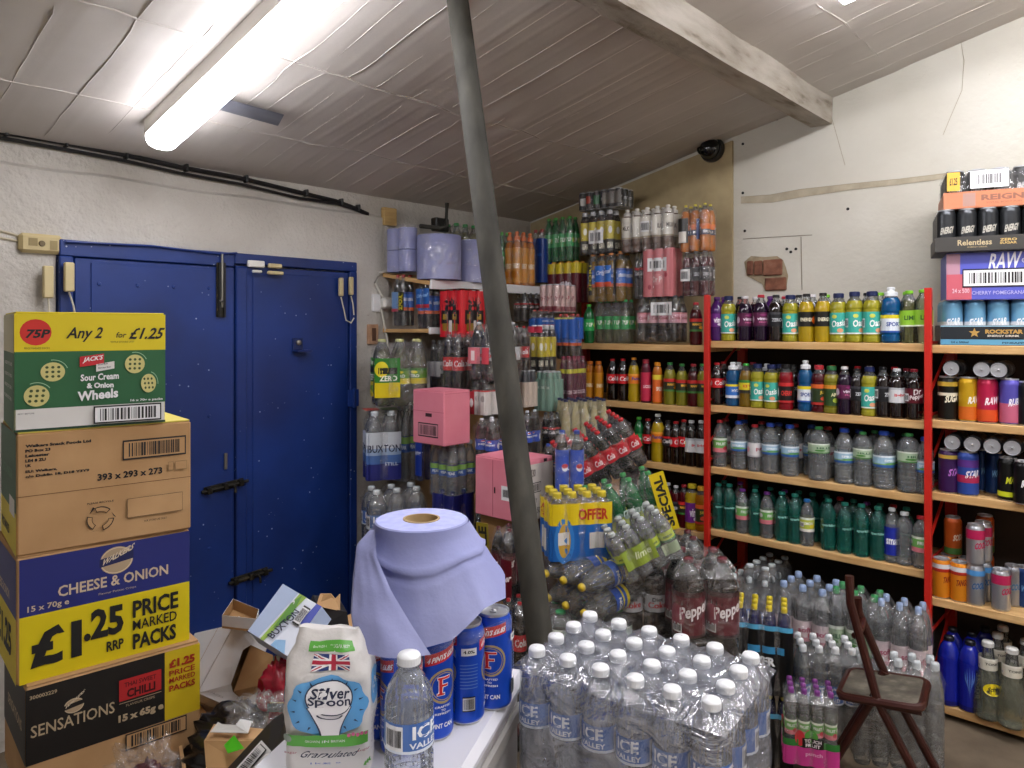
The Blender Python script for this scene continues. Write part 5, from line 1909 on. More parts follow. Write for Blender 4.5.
def vert_text(a, s, x0, y0, x1, y1, mat, bold=.0, shear=0.0):
    vs, fs, _ = glyphs(s, bold)
    a.mb.add([a.map(x0 + (x1 - x0) * (1 - q) + shear * (p - .5), y0 + (y1 - y0) * p, a.k) for p, q in vs], fs, mat)
    a.k += 1


vert_text(a, 'BUXTON', .50, .10, .66, .72, C('#1d2442', .5), .02, .16)
a.bars(.70, .50, .86, .86, seed=6)
mb.build('printed_front', t)

# brown and black snack box with its flap up
t = thing('snack_box', 'black snack box with torn brown flaps standing against the blue doors', 'box', P(332, 640, 2.1))
mb = MB()
q = at0(t, [(306, 634, 2.10), (352, 645, 2.05), (347, 612, 2.10), (318, 606, 2.14)])
back = Vector((.04, .09, 0))
mb.slab(q, back, C('#17171a', .5), CARDIN, C('#17171a', .5))
mb.build('body', t)
mb = MB()
mb.slab(at0(t, [(316, 606, 2.13), (340, 611, 2.11), (340, 594, 2.16), (335, 599, 2.15), (331, 594, 2.16), (320, 594, 2.17)]), Vector((.003, .003, 0)), CARD, CARDIN)
mb.build('flap', t)
mb = MB()
n0 = (q[1] - q[0]).cross(q[3] - q[0]).normalized()
if n0.dot(W(0, -1, 0)) < 0:
    n0 = -n0
a = Art(mb, quad_map(q[0], q[1], q[3], q[2], n0))
a.text('bags', .38, .62, .62, .78, C('#d8d8d4', .5), .04)
a.text('orange', .42, .40, .74, .55, C('#c8732c', .5), .04)
a.text('snacks', .38, .2, .7, .33, C('#d8d8d4', .5), .03)
mb.build('printed_front', t)
t = thing('plain_carton', 'brown carton standing under the black snack box by the doors', 'carton', W(-.46, 2.26, 0), 0)
MB().box((0, 0, .35), (.17, .17, .70), CARD, None, .004).build('body', t)

# brown tray behind the white box
t = thing('cardboard_tray', 'shallow white tray with brown inside, behind the torn white display box', 'tray', P(240, 622, 2.05))
q = at0(t, [(222, 626, 2.05), (256, 630, 2.0), (259, 620, 2.1), (233, 609, 2.15)])
mb = MB()
mb.slab(q, Vector((0, 0, -.006)), CARDIN, WCARD)
for a_, b_ in ((0, 1), (1, 2), (2, 3), (3, 0)):
    mb.slab([q[a_], q[b_], q[b_] + Vector((0, 0, .03)), q[a_] + Vector((0, 0, .03))], (q[0] + q[2]) * .5 * .02 - (q[a_] + q[b_]) * .5 * .02, WCARD, CARDIN)
mb.build('tray', t)

# red and black bag, clear wrap
t = thing('red_packet', 'crumpled red and black packet behind the sugar bag', 'packet', P(279, 707, 1.80), YC)
mb = MB()
blob(mb, (0, 0, .04), (.045, .035, .065), C('#8e1226', .25), .5, 3, 8)
mb.build('packet', t, sharp=0)
mb = MB()
mb.box((.012, -.04, .03), (.05, .004, .02), C('#141414', .4), Matrix.Rotation(.2, 4, 'X'))
a = Art(mb, flat((-.010, -.0425, .022), (.044, 0, 0), (0, 0, .015), (0, -1, 0)))
a.text('LEGUMES', .05, .2, .95, .8, C('#c9b04a', .5), .02)
mb.build('label', t)
t = thing('clear_wrap', 'crumpled clear plastic wrap on the black bag', 'plastic wrap', P(262, 712, 1.66), YC)
mb = MB()
blob(mb, (0, 0, 0), (.06, .04, .035), BAGFILM if False else FILM, .8, 3, 5, 34)
mb.build('wrap', t, sharp=0)
t = thing('clear_wrap', 'crumpled clear wrapper with dark red print at the foot of the chilli crisp carton', 'plastic wrap', P(148, 775, 1.50), YC)
mb = MB()
blob(mb, (0, 0, 0), (.055, .03, .055), FILM, .9, 3, 9, 34)
blob(mb, (0, .0, -.01), (.04, .02, .03), C('#4a1420', .3), .6, 3, 2, 20)
mb.build('wrap', t, sharp=0)

# flattened card pieces
t = thing('card_flap', 'bent brown card flap with a strip of clear tape lying on the black bag', 'card', P(232, 735, 1.55))
mb = MB()
mb.slab(at0(t, [(204, 741, 1.58), (262, 741, 1.50), (265, 729, 1.56), (214, 724, 1.66)]), Vector((0, 0, -.004)), CARD)
mb.slab(at0(t, [(204, 741, 1.57), (206, 768, 1.50), (250, 768, 1.46), (262, 741, 1.50)]), W(.004, .008, 0), CARDIN)
mb.build('card', t)
mb = MB()
mb.slab(at0(t, [(210, 732, 1.59), (248, 733, 1.53), (252, 721, 1.58), (240, 719, 1.59), (236, 725, 1.57), (222, 724, 1.6), (218, 722, 1.62)]), Vector((0, 0, -.001)), C('#c9c8c4', .3))
mb.build('tape_strip', t)
mb = MB()
mb.slab(at0(t, [(224, 745, 1.52), (228, 753, 1.49), (244, 748, 1.47), (234, 735, 1.52)]), Vector((0, 0, -.001)), C('#4fc81e', .5))
mb.build('sticky_note', t)
tag(t, None)
t = thing('card_flap', 'black card flap with a white barcode strip leaning on the white counter', 'card', P(250, 760, 1.36))
q = at0(t, [(212, 785, 1.40), (262, 785, 1.25), (292, 737, 1.30), (290, 708, 1.42), (272, 720, 1.42)])
mb = MB()
mb.slab(q, W(.002, .006, -.002), C('#17171a', .5), CARDIN)
mb.build('card', t)
mb = MB()
q2 = at0(t, [(226, 782, 1.345), (244, 788, 1.295), (273, 752, 1.315), (263, 741, 1.352)])
n2 = (q2[1] - q2[0]).cross(q2[3] - q2[0]).normalized()
if n2.dot(W(0, -1, .3)) < 0:
    n2 = -n2
a = Art(mb, quad_map(q2[0], q2[3], q2[1], q2[2], n2 * 4))
if True:
    a.rect(0, 0, 1, 1, WHITE)
    a.bars(.15, .15, .95, .75, seed=8)
mb.build('barcode_strip', t)
t = thing('plain_carton', 'small brown carton wedged between the white counter and the waste packaging', 'carton', W(-.47, 1.40, 0), YC + .3)
MB().box((0, 0, .36), (.16, .16, .72), CARD, None, .004).build('body', t)

# ================================================================ folding chair
BRN = C('#3b1710', .35, .2)
fdir, wdir = Vector((.83, -.56)), Vector((.56, .83))
t = thing('folding_chair', 'brown folding steel chair with a worn grey seat in front of the water packs', 'chair', W(.0, 0, 0) + W(*(Vector((1.185, 2.36))), 0), YC + math.atan2(fdir.y, fdir.x))
HWD = .10


def bar(name, pts, r=.0125, flatk=None):
    mb = MB()
    mb.tube(pts, r, BRN, 10)
    return mb.build(name, t)


for sg in (-1, 1):
    w = sg * HWD
    wt = sg * (HWD - .035)
    bar('upright', [(-.088, w * .75, .757 - .057 * sg), (-.085, w * .78, .69 - .04 * sg), (-.005, w * .97, .45), (.12, w, .22), (.245, w, 0.0)], .0135)
    bar('leg', [(-.01, w * .86, .47), (-.08, w * .86, .32), (-.235, w * .86, 0.0)], .0125)
    bar('seat_rail', [(-.115, w * .93, .43), (.115, w * .93, .445)], .008)
mb = MB()
mb.grid(10, 6, lambda a, b: Vector((-.135 - .02 * math.sin(PI * a) + .03 * b * -1, (a * 2 - 1) * (HWD - .03), .70 + .11 * b)), BRN)
mb.grid(10, 6, lambda a, b: Vector((-.139 - .02 * math.sin(PI * a) + .03 * b * -1, (1 - a * 2) * (HWD - .03), .70 + .11 * b)), BRN)
# narrow back rail
for z, x in ((.70, -.12),):
    pass
mb = MB()
mb.tube([(-.072, -.082, .63), (-.066, 0, .622), (-.072, .082, .63)], .010, BRN)
mb.build('back_rail', t)
mb = MB()
mb.tube([(-.17, -HWD * .86, .13), (-.17, HWD * .86, .13)], .009, BRN)
mb.build('stretcher', t)
mb = MB()


def rrect(hx, hy, r, n=5):
    o = []
    for cx, cy, a0 in ((hx - r, hy - r, 0), (-hx + r, hy - r, PI / 2), (-hx + r, -hy + r, PI), (hx - r, -hy + r, 1.5 * PI)):
        for k in range(n + 1):
            a = a0 + PI / 2 * k / n
            o.append((cx + r * math.cos(a), cy + r * math.sin(a)))
    return o


SEATM = noisy('worn_grey_seat', [(.3, '#3d3932'), (.55, '#5a554a'), (.75, '#7b7568')], 26, .6, 60, .2, .002)
tl = Matrix.Translation((0, 0, .452)) @ Matrix.Rotation(-.10, 4, 'Y')
o = rrect(.115, .105, .03)
vs = [tl @ Vector((x, y, z)) for z in (-.008, .008) for x, y in o]
n = len(o)
mb.add(vs, [tuple(range(n))[::-1], tuple(range(n, 2 * n))] + [(i, (i + 1) % n, n + (i + 1) % n, n + i) for i in range(n)], SEATM)
mb.build('seat', t)
mb = MB()
mb.tube([tl @ Vector((x, y, -.002)) for x, y in o + [o[0]]], .013, BRN, 8)
mb.build('seat_frame', t)

# ================================================================ bottles on the racking
ORD = 'first second third fourth fifth sixth seventh eighth ninth tenth eleventh twelfth thirteenth fourteenth fifteenth sixteenth seventeenth eighteenth nineteenth twentieth twenty-first twenty-second'.split()
DESC = {
    'oasis': 'yellow citrus drink, teal label', 'vimto': 'purple fruit drink, white cap', 'vimtor': 'purple fruit drink, red cap', 'vimtoz': 'violet-labelled fruit drink',
    'dark': 'black bottle with dark cap', 'energy': 'golden energy drink, black label', 'sportw': 'blue sports drink, white label', 'sportb': 'blue sports drink, blue label',
    'lime': 'pale drink with lime label', 'coke': 'cola with red label', 'cokez': 'cola with black label', 'diet': 'cola with silver label', 'dietw': 'cola with white label',
    'drp': 'dark soda with maroon label', 'tea': 'lemon iced tea, green cap', 'cherry': 'red cherry drink, black cap', 'orangered': 'dark red juice, red cap',
    'olive': 'olive apple drink, green cap', 'wblue': 'clear water, blue label', 'wred': 'clear water, red cap', 'wdome': 'round-shouldered clear water bottle',
    'wfruitr': 'fruit water with red cap', 'wfruitp': 'fruit water with purple cap', 'wfruity': 'fruit water, yellow-green label', 'teal': 'teal sparkling water bottle',
    'smart': 'water with dark blue label', 'wplain': 'unlabelled clear water bottle', 'fanta': 'yellow soda, orange label', 'luco': 'slim orange energy drink', 'lucpink': 'slim pink energy drink',
    'lucor': 'slim orange sports drink', 'rub': 'green-capped exotic juice drink', 'rubr': 'red-capped exotic juice drink', 'ylw': 'yellow drink, purple label', 'yellbl': 'yellow soda with white cap',
    'darkredp': 'dark red drink', 'amber': 'amber juice bottle', 'gr7': 'green lemonade bottle',
}
rs = random.Random(21)


def place(items, z, u, shelfname, rowtxt, grp, D, H, post='far red post'):
    items = sorted(items, key=lambda q: q[0])
    for k, it in enumerate(items):
        x, sty = it[0], it[1]
        d = it[2] if len(it) > 2 else D
        h = it[3] if len(it) > 3 else H
        a = (x - CX) / F
        Z = u / (cA * a + sA)
        p = W(a * Z, Z, z)
        h *= rs.uniform(.985, 1.015)
        loose(sty, f"{DESC[sty]}, {ORD[k]} from the {post}, {rowtxt} {shelfname}", (p.x, p.y, z), d, h, YC + rs.uniform(-.45, .45), grp)


UFR = 3.465
S1 = [(717, 'vimtoz'), (728.5, 'oasis'), (745, 'vimto'), (761, 'vimtor'), (776, 'dark'), (790.5, 'oasis'), (806.5, 'energy'), (823, 'energy'), (838.5, 'oasis'), (854.5, 'oasis'), (872, 'oasis'), (891, 'sportw', .082, .245), (909, 'lime'), (923, 'lime')]
place(S1, LV1[0], UFR, 'top shelf', 'front row', 'bottles on the top racking shelf', .074, .224)
S2 = [(717, 'coke'), (733, 'sportb', .072, .22), (746, 'tea'), (757.5, 'oasis'), (771.5, 'oasis'), (786, 'cherry'), (805.5, 'sportw', .07, .235), (819, 'orangered'), (831.5, 'olive'), (844.5, 'vimto'), (857, 'dark', .06, .21), (869.5, 'oasis'), (883, 'dark'), (897, 'dietw'), (914, 'drp')]
place(S2, LV1[1], UFR, 'second shelf', 'front row', 'bottles on the second racking shelf', .069, .214)
S3 = [(720, 'wfruitr', .07, .23), (739, 'wblue'), (755, 'wred', .07, .225), (770.5, 'wblue'), (790, 'wblue'), (819, 'wdome', .094, .245), (844.5, 'wblue', .085, .245), (863, 'wdome', .08, .24), (884, 'wblue', .088, .25), (909, 'wdome', .09, .25), (925, 'wblue', .07, .24)]
place(S3, LV1[2], UFR, 'third shelf', 'front row', 'bottles on the third racking shelf', .080, .24)
S4 = [(718.5, 'teal'), (729.5, 'teal'), (742.5, 'wfruitp', .064, .215), (755, 'teal', .062, .22), (767, 'wfruitp', .066, .22), (782, 'teal'), (795, 'teal'), (807, 'wfruity', .064, .215), (828.5, 'teal'), (845, 'teal'), (861.5, 'teal'), (878, 'teal', .066), (892, 'smart', .062, .235), (904.5, 'wplain', .07, .225), (920.5, 'wfruitr', .066, .22)]
place(S4, LV1[3], UFR, 'fourth shelf', 'front row', 'bottles on the fourth racking shelf', .068, .228)
# second rows, mostly hidden behind the first
B1 = 'vimtoz dark vimto vimtoz vimtor dark vimto lime dark energy dark lime lime lime'.split()
B2 = 'coke sportb drp sportw oasis dark tea sportw coke drp coke darkredp dark coke drp'.split()
B3 = 'wred wblue wred wblue wred wblue wred wred wblue wdome wblue wdome'.split()
B4 = 'teal wfruitp teal teal wfruitp teal teal teal wfruitr teal wfruitp teal wred teal'.split()
for lst, z, nm, dd, hh in ((B1, LV1[0], 'top shelf', .068, .222), (B2, LV1[1], 'second shelf', .066, .214), (B3, LV1[2], 'third shelf', .076, .235), (B4, LV1[3], 'fourth shelf', .067, .226)):
    n = len(lst)
    place([(715 + (913 - 715) * ((k + .5) / n) ** .92, s) for k, s in enumerate(lst)], z, UFR + .088, nm, 'hidden second row', f'second-row bottles on the {nm}', dd, hh)
# shelves left of the far post
S02 = [(590, 'luco', .058, .215), (598.5, 'luco', .058, .215), (612.5, 'coke', .066, .235), (623, 'coke', .066, .235), (634, 'fanta', .066, .24), (646, 'lucpink', .058, .235), (657.5, 'lucor', .054, .22), (670, 'rub', .068, .222), (682, 'rub', .064, .22), (693.5, 'rubr', .066, .22), (702, 'rub', .05, .22)]
place(S02, LV0[1], UFR, 'corner middle shelf', 'front row', 'bottles on the middle corner shelf', .064, .22, 'corner end')
S03 = [(639, 'gr7'), (648, 'coke'), (658, 'yellbl', .075, .255), (668, 'cokez'), (676, 'coke'), (684, 'coke', .064, .235), (691.5, 'dietw', .068, .24), (701, 'dietw', .06, .24)]
place(S03, LV0[2], UFR, 'corner third shelf', 'front row', 'bottles on the third corner shelf', .064, .225, 'corner end')
S04 = [(668, 'darkredp', .062, .22), (676, 'darkredp', .06, .21), (684, 'rubr', .062, .22), (692, 'ylw', .072, .235), (701, 'amber', .06, .23)]
place(S04, LV0[3], UFR, 'corner lowest shelf', 'front row', 'bottles on the lowest corner shelf', .064, .225, 'corner end')
loose('rubr', 'red-labelled exotic juice bottle by the far red post on the top corner shelf', (Pu(696, 330, 3.46).x, Pu(696, 330, 3.46).y, LV0[0]), .066, .22, YC, None)
loose('gr7', 'single green lemonade bottle at the corner end of the top corner shelf', (Pu(589, 330, 3.46).x, Pu(589, 330, 3.46).y, LV0[0]), .062, .225, YC, None)

# ---------------------------------------------------------------- cans beyond the near post


def cb(style, x, z, label, D=.068, H=.172, u=3.46, rot=None, grp=None, dz=0):
    a = (x - CX) / F
    Z = u / (cA * a + sA)
    p = W(a * Z, Z, z + dz)
    return lcan(style, label, p, D, H, YC + rs.uniform(-.3, .3) if rot is None else rot, grp)


g1, g2, g3 = 'cans on the upper can shelf', 'cans on the middle can shelf', 'cans on the lower can shelf'
zz = LV2[1]
cb('blackgold', 948, zz, 'black energy can with gold rim, beside the near red post on the upper can shelf', grp=g1, D=.074, H=.18)
cb('yellowraw', 968.5, zz, 'yellow energy can with white lettering on the upper can shelf', grp=g1, D=.070, H=.18)
cb('pinkraw', 987.5, zz, 'crimson energy can with white lettering on the upper can shelf', grp=g1, D=.074, H=.18)
cb('violetpink', 1010, zz, 'violet and pink energy can on the upper can shelf', grp=g1, D=.070, H=.18)
cb('black', 1028, zz, 'black can at the frame edge of the upper can shelf', grp=g1)
cb('black', 958, zz, 'black can behind the gold-rimmed one on the upper can shelf', grp=g1, u=3.55)
cb('bluered', 1001, zz, 'pale can behind the crimson and violet ones, upper can shelf', grp=g1, u=3.55, D=.066, H=.175)
# cans lying across the standing ones, ends to the aisle


def lying(x, z, label, grp, style='black', D=.066, u=3.405):
    a = (x - CX) / F
    Z = u / (cA * a + sA)
    p = W(a * Z, Z, z)
    t = thing('drink_can', label, 'can', (p.x, p.y, z + D / 2), (0, -PI / 2, 0), grp)
    obj('can_body', CANART[style], t, (0, 0, -.168), (0, 0, 0), (D / 2, D / 2, .168))
    obj('pull_tab', TAB, t, (0, 0, -.168), (0, 0, 0), (D / 2, D / 2, .168))


for x, w in ((951, 'above the gold-rimmed can'), (981.5, 'above the yellow can'), (998.5, 'above the crimson can')):
    lying(x, zz + .181, f'can lying on its side end-on {w}, upper can shelf', g1)
zz = LV2[2]
cb('violetgold', 949, zz, 'purple can with gold rim beside the near red post on the middle can shelf', grp=g2, D=.076, H=.178)
cb('bluered', 968, zz, 'blue and red star-printed can on the middle can shelf', grp=g2, D=.078, H=.178)
cb('blue', 994, zz, 'dark blue can set back on the middle can shelf', grp=g2, u=3.56, D=.064, H=.172)
cb('blue', 982, zz, 'dark blue can set furthest back on the middle can shelf', grp=g2, u=3.60, D=.064, H=.172)
cb('blackyellow', 1008, zz, 'black can with yellow bottom band on the middle can shelf', grp=g2, D=.070, H=.168)
cb('blackwhite', 1024, zz, 'black can with white lettering cut by the frame, middle can shelf', grp=g2, D=.072, H=.165, u=3.43)
for x, w in ((952, 'above the gold-rimmed purple can'), (972, 'above the star-printed can'), (992, 'above the set-back blue can'), (1012, 'above the yellow-banded can')):
    lying(x, zz + .179, f'can lying on its side end-on {w}, middle can shelf', g2)
zz = LV2[3]
cb('orange', 941.5, zz, 'orange can with red top beside the near red post on the lower can shelf', grp=g3, D=.068, H=.16)
cb('orange', 959.5, zz, 'orange can with red top next to the stacked silver cans on the lower can shelf', grp=g3, D=.066, H=.16)
cb('orange', 948.5, zz, 'orange can with red top in the row behind, under the darker orange can', grp=g3, u=3.535, D=.066, H=.16)
cb('orange', 966, zz, 'orange can with red top in the row behind, beside the silver stack', grp=g3, u=3.535, D=.066, H=.16)
cb('orangedark', 953, zz, 'dark orange can standing on top of the other orange cans', grp=g3, u=3.535, D=.066, H=.16, dz=.161)
cb('silverblue', 975.5, zz, 'silver can with blue top, bottom can of the stack of two', grp=g3, D=.066, H=.16)
cb('silvermag', 975.5, zz, 'silver and magenta can standing on the blue-topped silver can', grp=g3, D=.066, H=.16, dz=.161)
cb('silverblue', 983, zz, 'silver can with blue top behind the stack of two', grp=g3, u=3.53, D=.066, H=.16)
cb('silvermag', 983, zz, 'silver and magenta can on top, behind the stack of two', grp=g3, u=3.53, D=.066, H=.16, dz=.161)
cb('silvermag', 1001, zz, 'silver and magenta can standing alone at the front of the lower can shelf', grp=g3, D=.066, H=.16)
cb('silver', 1013, zz, 'plain silver can set back on the lower can shelf', grp=g3, u=3.55, D=.064, H=.16)
cb('blue', 1024, zz, 'blue can set back at the frame edge of the lower can shelf', grp=g3, u=3.56, D=.064, H=.16)
cb('orangedark', 985, zz, 'red-orange can far back on the lower can shelf', grp=g3, u=3.66, D=.066, H=.16, dz=.161)
cb('orangedark', 985, zz, 'red-orange can far back on the lower can shelf, under another', grp=g3, u=3.66, D=.066, H=.16)
zz = LV2[4]


def lb(style, x, label, D, H, u=3.46, grp='bottles on the lowest board beyond the near post', rot=None):
    a = (x - CX) / F
    Z = u / (cA * a + sA)
    p = W(a * Z, Z, zz)
    loose(style, label, p, D, H, YC + (rs.uniform(-.2, .2) if rot is None else rot), grp)


lb('boost', 949, 'royal blue energy drink bottle next to the near red post, leaf emblem showing', .083, .275, rot=.9)
lb('boost', 970, 'royal blue energy drink bottle lettered in white beside the tonic bottles', .085, .278, rot=.25)
lb('boost', 953, 'royal blue energy drink bottle behind the one next to the near post', .08, .275, 3.57)
lb('boost', 972, 'royal blue energy drink bottle behind the white-lettered one', .08, .275, 3.57)
lb('boost', 985, 'royal blue energy drink bottle furthest back behind the tonic bottles', .08, .275, 3.66)
lb('schw', 988, 'clear tonic bottle with yellow oval label beside the blue bottles', .105, .30, 3.44)
lb('schw', 1012, 'clear tonic bottle with white neck label at the frame edge', .108, .30, 3.43)
lb('schw', 998, 'clear tonic bottle in the row behind, between two front tonic bottles', .1, .30, 3.56)
lb('schw', 1003, 'clear tonic bottle furthest back on the lowest board', .1, .30, 3.66)
lb('schw', 1026, 'clear tonic bottle in the row behind at the frame edge', .1, .30, 3.56)
# yellow oval on the first tonic bottle
for o in bpy.data.objects:
    if o.get('label', '').startswith('clear tonic bottle with yellow oval'):
        mb = MB()
        Mp = lambda x, y, k: Vector(((1 - (.06 + (y - .36) * .9)) * 1.03 * math.sin((x - .5) * 2.6), -(1 - (.06 + (y - .36) * .9)) * 1.03 * math.cos((x - .5) * 2.6) - .002 * k, y))
        a = Art(mb, Mp)
        a.ell(.5, .42, .28, .075, C('#e0c81c', .4), 20)
        a.text('Schw', .34, .39, .68, .45, INK, .02, .1, .02)
        obj('front_label', mb.mesh('front_label', 0), o, (0, 0, 0), (0, 0, -.15), (.0525, .0525, .30))

# lettering and leaf emblem on the two front blue bottles
for o in list(bpy.data.objects):
    l = o.get('label', '')
    if l.startswith('royal blue energy drink bottle lettered') or l.startswith('royal blue energy drink bottle next'):
        mb = MB()
        Mp = lambda x, y, k: Vector(((1.02 + .004 * k) * math.sin((x - .5) * 2.4), -(1.02 + .004 * k) * math.cos((x - .5) * 2.4), y))
        a = Art(mb, Mp)
        lb_, wh = C('#5f86d0', .35), C('#e8ebf6', .35)
        if 'lettered' in l:
            a.mb.add([a.map(x, y, a.k) for x, y in ((.42, .20), (.62, .20), (.62, .64), (.42, .64))], [(0, 1, 2, 3)], C('#0b1030', .3))
            a.k += 1
            vs, fs, _ = glyphs('BOOST', .04)
            a.mb.add([a.map(.44 + .16 * (1 - q), .23 + .36 * p, a.k) for p, q in vs], fs, wh)
            xs = .22
        else:
            xs = .5
        a.k += 1
        for k, (dx, y0, y1) in enumerate(((-.14, .36, .60), (-.08, .30, .64), (0, .24, .68), (.08, .30, .64), (.14, .36, .60))):
            a.mb.add([a.map(xs + dx * .25, y0 - .02, a.k), a.map(xs + dx + .02, (y0 + y1) / 2, a.k), a.map(xs + dx * 1.2, y1, a.k), a.map(xs + dx - .02, (y0 + y1) / 2, a.k)], [(0, 1, 2, 3)], lb_)
        obj('front_label', mb.mesh('front_label', 0), o, (0, 0, 0), (0, 0, -.15), (.0425, .0425, .277))
# ================================================================ shrink-wrapped packs
def bars_on(x0, y0, x1, y1, seed=1):
    return lambda a: (a.rect(x0 - .02, y0 - .03, x1 + .02, y1 + .03, WHITE), a.bars(x0, y0, x1, y1, False, seed))


def multi(*fs):
    return lambda a: [f(a) for f in fs]


def rect(*q):
    return lambda a: a.rect(q[0], q[1], q[2], q[3], C(q[4], .3))


def text(s, x0, y0, x1, y1, h, b=.02, sl=0, rise=0):
    return lambda a: a.text(s, x0, y0, x1, y1, C(h, .4), b, sl, rise)


def ell(cx, cy, rx, ry, h):
    return lambda a: a.ell(cx, cy, rx, ry, C(h, .4), 18)


# ---- on the sloping wall shelf: wrapped paper rolls
def roll_pack(label, x0, x1, yt, yb, Z, n, yaw, two=False):
    b = P((x0 + x1) / 2, yb, Z)
    H = (yb - yt) / F * Z
    t = thing('paper_roll_pack' if n > 1 else 'paper_roll', label, 'paper towel', b, yaw, 'blue paper rolls on the wall shelf')
    w = (x1 - x0) / F * Z
    if n > 1:
        d = w / (.74 * 1 + .673 * 2) if two else w / 1.5
        for k in range(n):
            for lv in (0, 1) if two else (0,):
                mb = MB()
                hh = H / (2 if two else 1) - .004
                mb.lathe([(.03, 0), (d / 2, 0), (d / 2, hh - .003), (d / 2 - .004, hh), (.03, hh)], PAPER, 32, matf=lambda i: PAPER if i in (1,) else PAPERT)
                mb.build('roll', t, (0, (k - (n - 1) / 2) * d, lv * H / 2))
        w_ = wrap_mesh(1, n, d, H, FILM, .95, 6, 2)
        w_.build('shrink_wrap', t, sharp=0)
    else:
        mb = MB()
        r = w / 2
        mb.lathe([(.03, 0), (r, 0), (r, H - .003), (r - .004, H), (.03, H), (.03, 0)], PAPER, 36)
        mb.build('roll', t)
        mb = MB()
        mb.lathe([(r + .003, 0), (r + .004, H * .5), (r + .003, H), (.02, H + .003)], FILM, 36)
        mb.build('shrink_wrap', t, sharp=0)


roll_pack('wrapped stack of blue paper rolls lying at the wall end of the sloping shelf', 383, 421, 228, 272, 4.02, 2, 0, True)
roll_pack('large wrapped blue paper roll standing beside the wrapped stack on the sloping shelf', 417, 461, 236, 280, 3.96, 1, 0)
roll_pack('wrapped blue paper roll next to the pole on the sloping shelf', 457, 486, 241, 283, 4.12, 1, 0)
pk('pack of clear and green-capped bottles half hidden behind the paper rolls', 440, 482, 225, 272, 4.35, 'sprite', 3, 2)
pk('pack of green bottles on the sloping shelf just past the pole', 492, 512, 233, 284, 4.45, 'gr7', 2, 2)
pk('orange drink bottles wrapped in film on the sloping wall shelf', 503, 537, 233, 286, 4.42, 'orange', 3, 2, art={'-x': (.1, .3, rect(.1, .2, .9, .8, '#b8701c'))})
pk('dark bottles wrapped in blue film at the corner end of the sloping shelf', 530, 553, 230, 283, 4.6, 'bluedark', 2, 2, opq=.8, art={'-x': (.0, .82, multi(rect(0, 0, 1, 1, '#173a86'), rect(.1, .6, .9, .66, '#2f5cb4'))), '-y': (.0, .82, rect(0, 0, 1, 1, '#173a86'))})
t = thing('hanging_bracket', 'grey metal pipe bracket hanging from the roof above the paper rolls', 'bracket', P(447, 222, 4.1))
mb = MB()
mb.tube(at0(t, [(447, 203, 4.1), (446, 226, 4.1), (440, 228, 4.1), (420, 226, 4.15)]), .012, STEELPOLE, 8)
mb.build('pipe', t)
mb = MB()
mb.box(at0(t, [(440, 225, 4.2)])[0], (.10, .05, .075), BLACK, None, .006)
mb.build('junction', t)

# ---- lower wall shelf
pk('dark bottles with blue and yellow printed wrap at the wall end of the lower shelf', 392, 416, 275, 326, 4.02, 'bluedark', 2, 2, art={'-x': (.28, .66, multi(rect(0, 0, .62, 1, '#6f93c4'), rect(.62, 0, 1, 1, '#16170f'), rect(0, 0, .62, .15, '#c2485a'), lambda a: vert_text(a, '2FOR1', .68, .08, .94, .92, C('#d6c62a', .4), .04)))})
pk('dark bottles with blue label wrap and red stripe on the lower wall shelf', 416, 442, 279, 329, 3.95, 'bluedark', 2, 2, art={'-x': (.42, .80, multi(rect(0, 0, 1, 1, '#1f5aa6'), rect(0, .0, 1, .18, '#b52a3a'), text('Original', .12, .45, .88, .7, '#9cc4ea', .03, .1, .08)))})
redart = multi(rect(0, 0, 1, 1, '#c8202a'), ell(.5, .62, .34, .24, '#191114'), rect(.12, .28, .88, .58, '#191114'), rect(.18, .14, .82, .30, '#8c6a1c'), rect(.2, .38, .36, .5, '#a3801f'), rect(.6, .38, .78, .5, '#a3801f'), rect(.46, .05, .58, .36, '#d8d0cc'))
pk('glossy red printed pack with a black emblem on the lower wall shelf', 440, 485, 290, 337, 3.85, 'coke', 3, 3, art={'-x': (0, .97, redart), '-y': (0, .97, redart), 'top': (0, 1, rect(0, 0, 1, 1, '#c8202a'))})
pk('dark bottles with white labels under the lower wall shelf', 428, 452, 340, 396, 4.0, 'silver', 2, 2, art={'-x': (.36, .62, rect(.0, .0, 1, 1, '#c9c6c8'))})
pk('dark cola bottles at the back between the pole and the corner', 512, 542, 293, 322, 4.45, 'cokez', 3, 2)

# ---- column by the doors
lem = multi(rect(0, 0, .62, 1, '#2f7a2a'), rect(0, 0, .62, .38, '#dcc41a'), ell(.12, .72, .12, .2, '#e0cf24'), rect(.22, .62, .62, .78, '#12160f'), text('ZERO', .26, .42, .58, .58, '#eef0e4', .03), text('lime', .3, .82, .58, .95, '#e9eed8', .03), ell(.4, .2, .2, .09, '#7ea32a'), ell(.3, .12, .1, .06, '#e9d83a'), ell(.52, .9, .06, .06, '#5da83a'))
pk('lemon and lime bottles in a green and yellow printed pack beside the blue doors', 369, 430, 339, 405, 3.8, 'lemon2', 3, 2, yaw=-.5, art={'-x': (.14, .72, lem), '-y': (.14, .72, multi(rect(0, 0, .45, 1, '#2f7a2a'), rect(0, 0, .45, .38, '#dcc41a'), ell(.12, .72, .12, .2, '#e0cf24'), rect(.06, .6, .4, .76, '#12160f'), text('ZERO', .08, .42, .4, .56, '#eef0e4', .03)))})
bux = multi(rect(0, 0, 1, .34, '#2a2f7c'), rect(0, .34, 1, .52, '#4f74b4'), rect(0, .52, 1, .66, '#9fb6d6'), rect(0, .66, 1, 1, '#d3dae2'), text('BUXTON', .03, .58, .98, .74, '#1b2348', .02), text('STILL', .5, .3, .9, .37, '#cfd8e8', .02))
